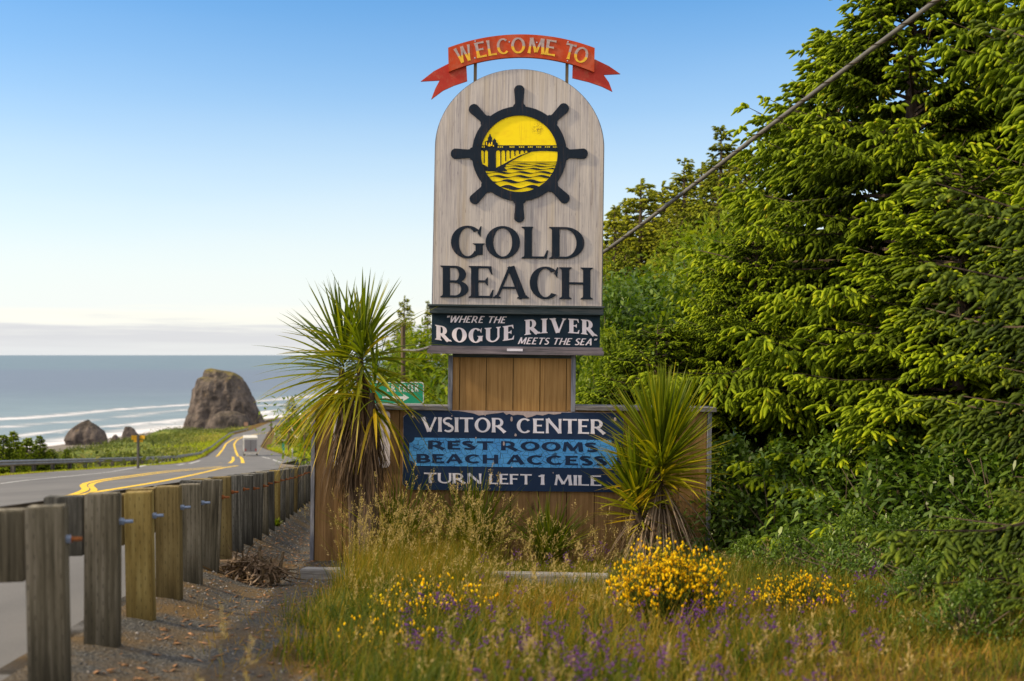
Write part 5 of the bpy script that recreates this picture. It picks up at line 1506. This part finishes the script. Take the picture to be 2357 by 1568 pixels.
# flowering grass stalks with drooping seed heads
def stalks(pts, H, rs, seedlen=.16):
    n = len(pts); d = np.stack([rs.normal(.12, .27, n), rs.normal(-.05, .22, n), np.ones(n)], 1)
    H = H * rs.uniform(.6, 1.1, n)
    dr = rs.uniform(.03, .32, n)
    sv, sf, st = ribbons(pts - [0, 0, .02], d, H, np.full(n, .0028), dr, 5, 0, np.full(n, .2), 0, rs)
    dn = d / np.linalg.norm(d, axis=1)[:, None]
    m = 26
    u = rs.uniform(0, 1, (n, m)); s = 1 - u * np.minimum(.9, seedlen / H)[:, None]
    pb = pts[:, None, :] + dn[:, None, :] * (H[:, None] * s)[..., None]; pb[..., 2] -= (dr * H)[:, None] * s ** 2
    sd_ = dn[:, None, :] * .8 + rs.normal(0, .42, (n, m, 3)) * (.35 + u)[..., None]; sd_[..., 2] -= .15
    sdn = sd_ / np.linalg.norm(sd_, axis=2)[..., None]
    pb = pb + sdn * (rs.uniform(.0, .05, (n, m)) * u)[..., None]
    hv, hf, ht = ribbons(pb.reshape(-1, 3), sd_.reshape(-1, 3), rs.uniform(.012, .028, n * m), rs.uniform(.004, .008, n * m), rs.uniform(0, .3, n * m), 2, 0, rs.uniform(0, 1, n * m), 0, rs)
    return (sv, sf, st), (hv, hf, ht)
A_, B_ = [], []
for (n, Y0, Y1, x0, x1, h0, h1) in ((400, 10.0, 11.6, 785, 1140, .62, 1.15), (100, 10.2, 11.6, 1120, 1450, .45, .85), (230, 6.6, 9.8, 790, 1500, .30, .66), (90, 4.2, 7, 1500, 2200, .15, .34), (20, 2.7, 3.6, 500, 640, .35, .72), (60, 3.4, 5.6, 760, 1350, .22, .48), (60, 9, 11.5, 1600, 2100, .2, .4)):
    p = frustum_points(rs, n, Y0, Y1, x0, x1)
    a, b = stalks(p, rs.uniform(h0, h1, len(p)), rs); A_.append(a); B_.append(b)
V, Fa, T = cat(A_); tag(link('seeding_grass_stems', mesh_np('seeding_grass_stems', V, [Fa], MAT['grass'], T + .25)), kind='stuff')
V, Fa, T = cat(B_); tag(link('seeding_grass_heads', mesh_np('seeding_grass_heads', V, [Fa], MAT['seed'], T)), kind='stuff')

# purple vetch through the foreground grass
p = frustum_points(rs, 190, 3.9, 6.4, 930, 1800, lambda X, Y, dx: rs.uniform(0, 1, len(X)) < .35 + .65 * (wav(X, Y, 2.4) > .0))
p2 = np.concatenate([frustum_points(rs, 22, 7.6, 10.0, 1100, 1420), frustum_points(rs, 26, 4.2, 7.0, 1800, 2060)]); p = np.concatenate([p, p2])
m = 14
hh = np.minimum(rs.uniform(.14, .34, len(p)), .12 + .06 * (p[:, 1] - 3))
c = p + np.stack([rs.normal(0, .02, len(p)), rs.normal(0, .02, len(p)), hh], 1)
q = (c[:, None, :] + rs.normal(0, 1, (len(p), m, 3)) * [.013, .013, .022]).reshape(-1, 3)
V, Fa, T = octs(q, rs.uniform(.003, .0065, len(q)), rs, np.clip(rs.beta(1.3, 1.6, len(q)), 0, 1), .9, rs.uniform(1, 1.7, len(q)))
tag(link('vetch_flowers', mesh_np('vetch_flowers', V, [Fa], MAT['vetch'], T)), kind='stuff')

# ------------------------------------------------------------------ broom bushes in flower
def broom(label, dx, Y, w, h, n_st, n_fl, seed, fl=.0095):
    rs = np.random.RandomState(seed)
    e = empty('broom_bush', on_ground(dx, Y, -.02)); tag(e, label, 'bush', 'yellow flowering broom bushes')
    a = rs.uniform(0, 6.28, n_st); rad = w / 2 * rs.uniform(0, 1, n_st) ** .6
    top = np.stack([np.cos(a) * rad, np.sin(a) * rad * .8, h * (1 - .38 * (rad / (w / 2)) ** 2) * rs.uniform(.62, 1.05, n_st)], 1)
    b = top * [.25, .25, 0]
    d = top - b; Ln = np.linalg.norm(d, axis=1)
    V1, F1, T1 = ribbons(b, d, Ln, np.full(n_st, .006), rs.uniform(-.03, .06, n_st), 5, .3, rs.uniform(0, 1, n_st), 0, rs, .03)
    # fine leaves
    n_l = n_fl * 4; k = rs.randint(0, n_st, n_l); s = rs.uniform(.25, 1, n_l)
    pb = b[k] + d[k] * s[:, None] + rs.normal(0, .012, (n_l, 3))
    V2, F2, T2 = ribbons(pb, rs.normal(0, .5, (n_l, 3)) + [0, 0, .7], rs.uniform(.02, .05, n_l), rs.uniform(.004, .008, n_l), rs.uniform(0, .2, n_l), 2, 0, rs.uniform(0, 1, n_l), 0, rs)
    V, Fa, T = cat([(V1, F1, T1), (V2, F2, T2)])
    link('twigs', mesh_np('twigs', V, [Fa], MAT['broom_stem'], T), e)
    k = rs.randint(0, n_st, n_fl); s = .45 + .55 * rs.beta(1.6, 1.1, n_fl)
    pb = b[k] + d[k] * s[:, None] + rs.normal(0, .014, (n_fl, 3))
    V, Fa, T = octs(pb, fl * rs.uniform(.6, 1.25, n_fl), rs, rs.beta(2, 1.5, n_fl), 1.5)
    link('blossoms', mesh_np('blossoms', V, [Fa], MAT['broom_flower'], T), e)
broom('big broom bush thick with yellow blossom, in front of the bushy cabbage tree', 1540, 7.0, .86, .60, 280, 1700, 41, .0084)
broom('flatter broom bush in yellow flower on the dry grass, further from the sign', 1835, 7.5, .82, .30, 200, 620, 42, .0066)
broom('sparse broom bush with scattered yellow blossom among the tall seeding grass', 985, 7.3, .9, .38, 120, 190, 43, .0082)
broom('low straggling broom with a few yellow blossoms at the gravel edge', 890, 6.2, .7, .28, 70, 80, 44, .0072)

# ------------------------------------------------------------------ cable and pole
pole_p = on_ground(928, 20.4, -.3)
mb = MB(); ztop = float(P(928, 742, 20.4).z); mb.tube([(0, 0, 0), (0, 0, (ztop - pole_p.z) * .5), (0, 0, ztop - pole_p.z)], [.047, .044, .040], 10)
tag(link('wooden_pole', mb.mesh('wooden_pole', MAT['pole'], smooth=False), None, pole_p), 'slim brown wooden pole behind the cabbage tree holding up the cable', 'pole')
def interp3(pts, n):
    pts = np.array(pts); t_ = np.linspace(0, len(pts) - 1, n); out = []
    for v in t_:
        i = min(int(v), len(pts) - 2); f = v - i
        p0, p1, p2, p3 = pts[max(i - 1, 0)], pts[i], pts[i + 1], pts[min(i + 2, len(pts) - 1)]
        out.append(.5 * (2 * p1 + (p2 - p0) * f + (2 * p0 - 5 * p1 + 4 * p2 - p3) * f * f + (3 * p1 - p0 - 3 * p2 + p3) * f ** 3))
    return [Vector(o) for o in out]
ctrl = [P(2420, -205, 8.2), P(2290, -92, 8.7), P(2160, -2, 9.4), P(1774, 289, 11.5), P(1387, 582, 14.2), P(1160, 718, 16.7), P(985, 800, 19.3), P(928, 806, 20.4)]
cp = interp3(ctrl, 120)
c0 = cp[0].copy(); cp = [p - c0 for p in cp]
cab = empty('overhead_cable', c0); tag(cab, 'thick grey overhead cable sloping across the spruces to the pole behind the sign', 'cable')
mb = MB(); mb.tube([tuple(p) for p in cp], .0225, 10); mb.build('cable', MAT['cable'], cab, smooth=True)
hel = []
tl = 0
for i in range(len(cp) - 1):
    a_, b_ = cp[i], cp[i + 1]; tg = (b_ - a_).normalized(); u_ = tg.orthogonal().normalized(); u_ = (Vector((0, 0, 1)) - tg * tg.z).normalized(); w_ = tg.cross(u_)
    for k in range(6):
        f = k / 6; ph = (tl + (b_ - a_).length * f) * 2 * math.pi / .36
        hel.append(tuple(a_.lerp(b_, f) + (u_ * math.cos(ph) + w_ * math.sin(ph)) * .0245))
    tl += (b_ - a_).length
mb = MB(); mb.tube(hel, .0045, 4); mb.build('lashing_wire', MAT['core'], cab)
# green direction sign with white lettering
GS = 20.0; gsc = F / GS
def gl_(dx, dy): return ((dx - 918) / gsc, (905 - dy) / gsc)
gs = empty('road_sign', P(918, 905, GS)); tag(gs, 'green road sign reading CREEK with a white arrow, behind the cabbage tree', 'road sign')
MAT['sign_green'] = m_plain('green_sheeting', (.008, .30, .17), .4, .4, 0, .1, 3); MAT['sign_white'] = m_plain('white_sheeting', (.72, .74, .74), .4, .4, 0, .05, 3)
mb = MB(); mb.prism([gl_(*p) for p in rrect(838, 879.5, 975.5, 930.5, 7)], 0, .004); mb.build('sign_panel', MAT['sign_white'], gs)
mb = MB(); mb.prism([gl_(*p) for p in rrect(840, 881.5, 973.5, 928.5, 5.5)], -.002, .001); mb.build('sign_face', MAT['sign_green'], gs)
HW = Style(W=.17, T=.15, gap=.14, ws=.66)
def flat_text(text, S, x0, x1, yb, h, mp_, front, name, mat, parent):
    gl, w = layout(text, S); mb = MB(); k = 0
    for gx, gw, strips in gl:
        for st in strips:
            f_ = lambda p: mp_(x0 + (x1 - x0) * (gx + p[0]) / w, yb - h * p[1])
            mb.strip([f_(p) for p in st[0]], [f_(p) for p in st[1]], front - .00025 * (k % 7), front + .002, len(st) > 2); k += 1
    return mb.build(name, mat, parent)
flat_text('ER', HW, 891, 911, 901.5, 16.5, gl_, -.0045, 'sign_lettering', MAT['sign_white'], gs)
flat_text('CREEK', HW, 918, 963, 902, 16.5, gl_, -.0045, 'sign_lettering', MAT['sign_white'], gs)
mb = MB(); mb.prism([gl_(*p) for p in ((880, 912.5), (928, 912.5), (928, 907.5), (942, 915.5), (928, 923.5), (928, 918.5), (880, 918.5))], -.0045, -.001); mb.build('sign_arrow', MAT['sign_white'], gs)
for dx in (868, 946):
    g = ground(XD(dx, GS), GS) - P(0, 905, GS).z
    mb = MB(); mb.box((dx - 918) / gsc - .04, (dx - 918) / gsc + .04, .006, .09, g - .2, .18); mb.build('sign_post', MAT['pole'], gs)

# ------------------------------------------------------------------ far side of the road
def simple_sign(name, label, dx, dyt, Y, parts, cat_='sign'):
    g = on_ground(dx, Y, -.3); top = P(dx, dyt, Y)
    e = empty(name, g); tag(e, label, cat_)
    return e, top - g
MAT['sign_yellow'] = m_plain('yellow_sheeting', (.60, .33, .015), .5, .3, 0, .15, 3)
Ys_ = 72.0; s_ = Ys_ / F
e, tp = simple_sign('arrow_sign', 'pair of yellow road signs on a dark post behind the far guardrail', 318, 1002, Ys_, None)
gz = tp.z
mb = MB(); mb.box(-.07, .07, -.05, .05, 0, gz + .02); mb.build('sign_post', MAT['post_dark'], e)
for (x0, y0, x1, y1) in ((303, 1002.5, 318.5, 1012.5), (318.5, 1002.5, 333.5, 1010)):
    mb = MB(); mb.box((x0 - 318) * s_, (x1 - 318) * s_, .06, .075, gz - (y1 - 1002) * s_, gz - (y0 - 1002) * s_, Matrix.Rotation(.25 if x0 < 310 else -.25, 4, 'Z')); mb.build('sign_board', MAT['sign_yellow'], e)
mb = MB(); mb.box(-.3, .28, .08, .095, gz - 16 * s_, gz - 10.2 * s_); mb.build('sign_board', MAT['sign_yellow'], e)
Yb = 420; sb = Yb / F
e, tp = simple_sign('notice_board', 'small brown square sign on the roadside under the tall sea stack', 566, 972, Yb, None)
mb = MB(); mb.box(-4.5 * sb, 4.5 * sb, 0, .1, tp.z - 9 * sb, tp.z); mb.build('board', m_plain('brown_board', (.30, .18, .13), .7), e)
for sx in (-2.5, 2.5):
    mb = MB(); mb.box(sx * sb - .12, sx * sb + .12, .11, .25, 0, tp.z - 2 * sb); mb.build('board_post', MAT['pole'], e)
Yg = 118; sg = Yg / F
e, tp = simple_sign('marker_sign', 'small narrow green sign on a post in the yellow grass beyond the road', 652.5, 1019.5, Yg, None)
mb = MB(); mb.box(-2.9 * sg, 2.9 * sg, -.02, 0, tp.z - 17 * sg, tp.z); mb.build('sign_board', m_plain('teal_sheeting', (.01, .23, .17), .5), e)
mb = MB(); mb.box(-.045, .045, .005, .09, 0, tp.z - .1); mb.build('sign_post', MAT['galv'], e)
e, tp = simple_sign('marker_post', 'short pale delineator post beside the small green sign', 673, 1032, 112, None, 'post')
mb = MB(); mb.box(-.05, .05, -.03, .03, 0, tp.z); mb.build('stake', MAT['timber'], e)
mb = MB(); mb.box(-.07, .07, -.05, -.032, tp.z - .35, tp.z - .02); mb.build('reflector', MAT['sign_white'], e)
pole_tops = []
for (dx, dyt, Y, lb) in ((664.5, 960, 190, 'utility pole beside the round roadside tree, third along from the sea stack'), (701, 931, 128, 'nearest utility pole beyond the road, behind the sign corner'),
                         (636, 984, 255, 'second utility pole along from the sea stack, before the round tree'), (624, 968, 330, 'furthest utility pole, nearest to the sea stack')):
    g = on_ground(dx, Y, -.4); tp = P(dx, dyt, Y) - g
    e = empty('utility_pole', g); tag(e, lb, 'utility pole', 'utility poles along the far road')
    r = 3.6 / 2 * Y / F
    mb = MB(); mb.tube([(0, 0, 0), (0, 0, tp.z)], [r * 1.15, r * .85], 8); mb.build('pole_shaft', MAT['pole'], e)
    mb = MB(); mb.tube([(-.1, 0, tp.z * .80), (r + 5 * Y / F, 0, tp.z * .80)], .06, 6); mb.build('bracket', MAT['pole'], e)
    pole_tops.append((Y, Vector(g) + Vector((r + 4 * Y / F, 0, tp.z * .80))))
pole_tops.sort(key=lambda q: q[0])
pt_ = [q[1] for q in pole_tops]
near_end = P(905, 905, 60)
for a_, b_, lb in ((pt_[1], pt_[0], 'between the third and the nearest utility pole'), (pt_[2], pt_[1], 'between the second and the third utility pole'), (pt_[3], pt_[2], 'between the furthest and the second utility pole'), (pt_[0], near_end, 'from the nearest utility pole towards the sign')):
    L_ = (b_ - a_).length
    q = [a_.lerp(b_, f) - Vector((0, 0, L_ * .035 * 4 * f * (1 - f))) - a_ for f in np.linspace(0, 1, 20)]
    mb = MB(); mb.tube([tuple(v) for v in q], .05, 5)
    tag(link('overhead_wire', mb.mesh('overhead_wire', MAT['wire'], smooth=True), None, a_), 'pale sagging wire ' + lb, 'wire', 'wires along the far utility poles')
tree(FAR[1], (XD(672, 235), 235, ground(XD(672, 235), 235)), (1.35, 1.35, 1.45), .4, 'broad round dark tree on the far roadside behind the utility poles', 'trees on the far roadside', 'roadside_tree')
tree(FAR[1], (XD(712, 215), 215, ground(XD(712, 215), 215)), (1.2, 1.2, 1.3), 1.4, 'second dark roadside tree, nearer the sign corner', 'trees on the far roadside', 'roadside_tree')
tree(FAR[0], (XD(760, 190), 190, ground(XD(760, 190), 190)), (1.6, 1.6, 1.2), 2.4, 'tall roadside tree behind the cabbage tree skirt', 'trees on the far roadside', 'roadside_tree')
for (dx, Y, sc, lb) in ((694, 150, .55, 'yellow-green bush on the bank behind the nearest utility pole'), (726, 130, .5, 'bright yellow bush on the bank at the sign corner'), (676, 205, .8, 'yellow-green bush under the round roadside tree'), (765, 110, .6, 'golden bush on the bank behind the sign base'), (644, 262, .6, 'small bush at the far end of the yellow bank')):
    bush(2, XD(dx, Y), Y, (sc, sc, sc * .8), dx, lb, 'bushes on the far road bank', -.6)
# conifers on the seaward side and scrub on the dune
SM = conifer_meshes('young_conifer', 51, 5.0, 1.75, .8, whorl=.36, per=8, sec=.22, fstep=.09, flen=.24, frad=.05, mat='spruce', irregular=.4, droop=.3)
for (dx, dyt, Y, w, lb) in ((8, 998, 64, 1.1, 'young conifer at the picture edge behind the far guardrail'), (32, 990, 68, .8, 'slim young conifer with the tallest bare tip by the sea'), (62, 1005, 70, 1.2, 'young conifer midway in the seaward clump'), (92, 1000, 69, .85, 'pointed young conifer nearest the domed beach boulder'),
                            (118, 1038, 72, 1.3, 'short wide young conifer at the end of the seaward clump'), (152, 1046, 76, .9, 'tiny young conifer apart from the seaward clump'), (-20, 1004, 66, 1.1, 'young conifer cut off by the picture edge')):
    x = XD(dx, Y); g = ground(x, Y); zt = (HY - dyt) / F * Y; s = max(.3, (zt - g) / 5.0)
    tree(SM, (x, Y, g - .1), (s * w * 1.3, s * w * 1.3, s), dx * .3, lb, 'young conifers on the seaward slope', 'young_conifer')
rb = random.Random(12)
rs = np.random.RandomState(77)
k_ = 0
parts = []
Y = rs.uniform(75, 420, 11000); t_ = 3 + 62 * rs.uniform(0, 1, len(Y)) ** 1.3; X = XL(Y) - t_; Z = hgt(X, Y)
keep = (Z > SEA + 2.8) & (wav(X, Y, .12) + rs.normal(0, .3, len(Y)) > .0); X, Y, Z = X[keep], Y[keep], Z[keep]
m = 10
c = np.stack([X, Y, Z + .2], 1)
q = (c[:, None, :] + rs.normal(0, 1, (len(c), m, 3)) * [1.1, 1.1, .45]).reshape(-1, 3)
tt_ = np.repeat(np.clip(.40 + .38 * wav(X, Y, .07) + .45 * wav(X, Y, .025) + .35 * np.exp(-(XL(Y) - X) / 7) + rs.normal(0, .1, len(X)), 0, 1), m)
V, Fa, T = ribbons(q, rs.normal(0, 1, (len(q), 3)) + [0, 0, .8], rs.uniform(.35, .8, len(q)), rs.uniform(.2, .4, len(q)), rs.uniform(0, .4, len(q)), 2, 0, np.clip(tt_ + rs.normal(0, .12, len(q)), 0, 1), 0, rs)
tag(link('dune_scrub', mesh_np('dune_scrub', V, [Fa], MAT['scrub'] if 'scrub' in MAT else MAT['bush_gold'], T)), kind='stuff')

# ------------------------------------------------------------------ motorhome on the road
YV = 178.0; sv = YV / F
vx = XD(577, YV)
rv = empty('motorhome', (vx, YV, float(zr(YV)) + .006), (0, 0, R(14))); rv.scale = (.93, .93, .93)
tag(rv, 'white motorhome driving away down the road towards the sea stack', 'motorhome')
MAT['rv_white'] = m_plain('white_gelcoat', (.46, .46, .48), .45, .5, 0, .06, 2); MAT['rv_roof'] = m_plain('cream_roof', (.60, .57, .52), .7); MAT['rubber'] = m_plain('tyre_rubber', (.02, .02, .02), .9)
MAT['glass'] = m_plain('dark_glass', (.02, .025, .03), .1, .6); MAT['rv_rear_shade'] = m_plain('painted_rear_shade', (.20, .195, .215), .4, .4, 0, .1, 2); MAT['red_lens'] = m_plain('red_lens', (.35, .02, .015), .3)
mb = MB(); mb.box(-1.15, 1.15, 0, 6.6, .55, 2.95); body = mb.build('body', MAT['rv_white'], rv, bevel=.08)
mb = MB(); mb.box(-1.17, 1.17, -.02, 6.62, 2.96, 3.08); mb.build('roof', MAT['rv_roof'], rv, bevel=.03)
mb = MB(); mb.box(-1.0, 1.0, -.02, -.003, .75, 2.75); mb.build('rear_shade_panel', MAT['rv_rear_shade'], rv)  # thin grey sheet puts the shade on the rear into colour
mb = MB(); mb.box(-.03, .03, -.035, -.021, .8, 2.7); mb.build('door_seam', MAT['rubber'], rv)
for sx in (-1, 1):
    mb = MB(); mb.box(sx * .85 - .1, sx * .85 + .1, -.04, -.021, .85, 1.25); mb.build('tail_light', MAT['red_lens'], rv)
    for y in (1.2, 5.2):
        mb = MB(); mb.tube([(sx * 1.05 - .12, y, .38), (sx * 1.05 + .12, y, .38)], .38, 18); w = mb.build('wheel', MAT['rubber'], rv)
        mb = MB(); mb.tube([(sx * 1.05 - .125, y, .38), (sx * 1.05 + .125, y, .38)], .2, 12); mb.build('rim', MAT['galv'], w)
    mb = MB(); mb.box(sx * 1.153 - .002, sx * 1.153 + .004, 1.5, 4.6, 1.7, 2.3); mb.build('side_window', MAT['glass'], rv)
mb = MB(); mb.box(-1.18, 1.18, -.12, -.03, .42, .60); mb.build('bumper', MAT['rv_roof'], rv, bevel=.02)
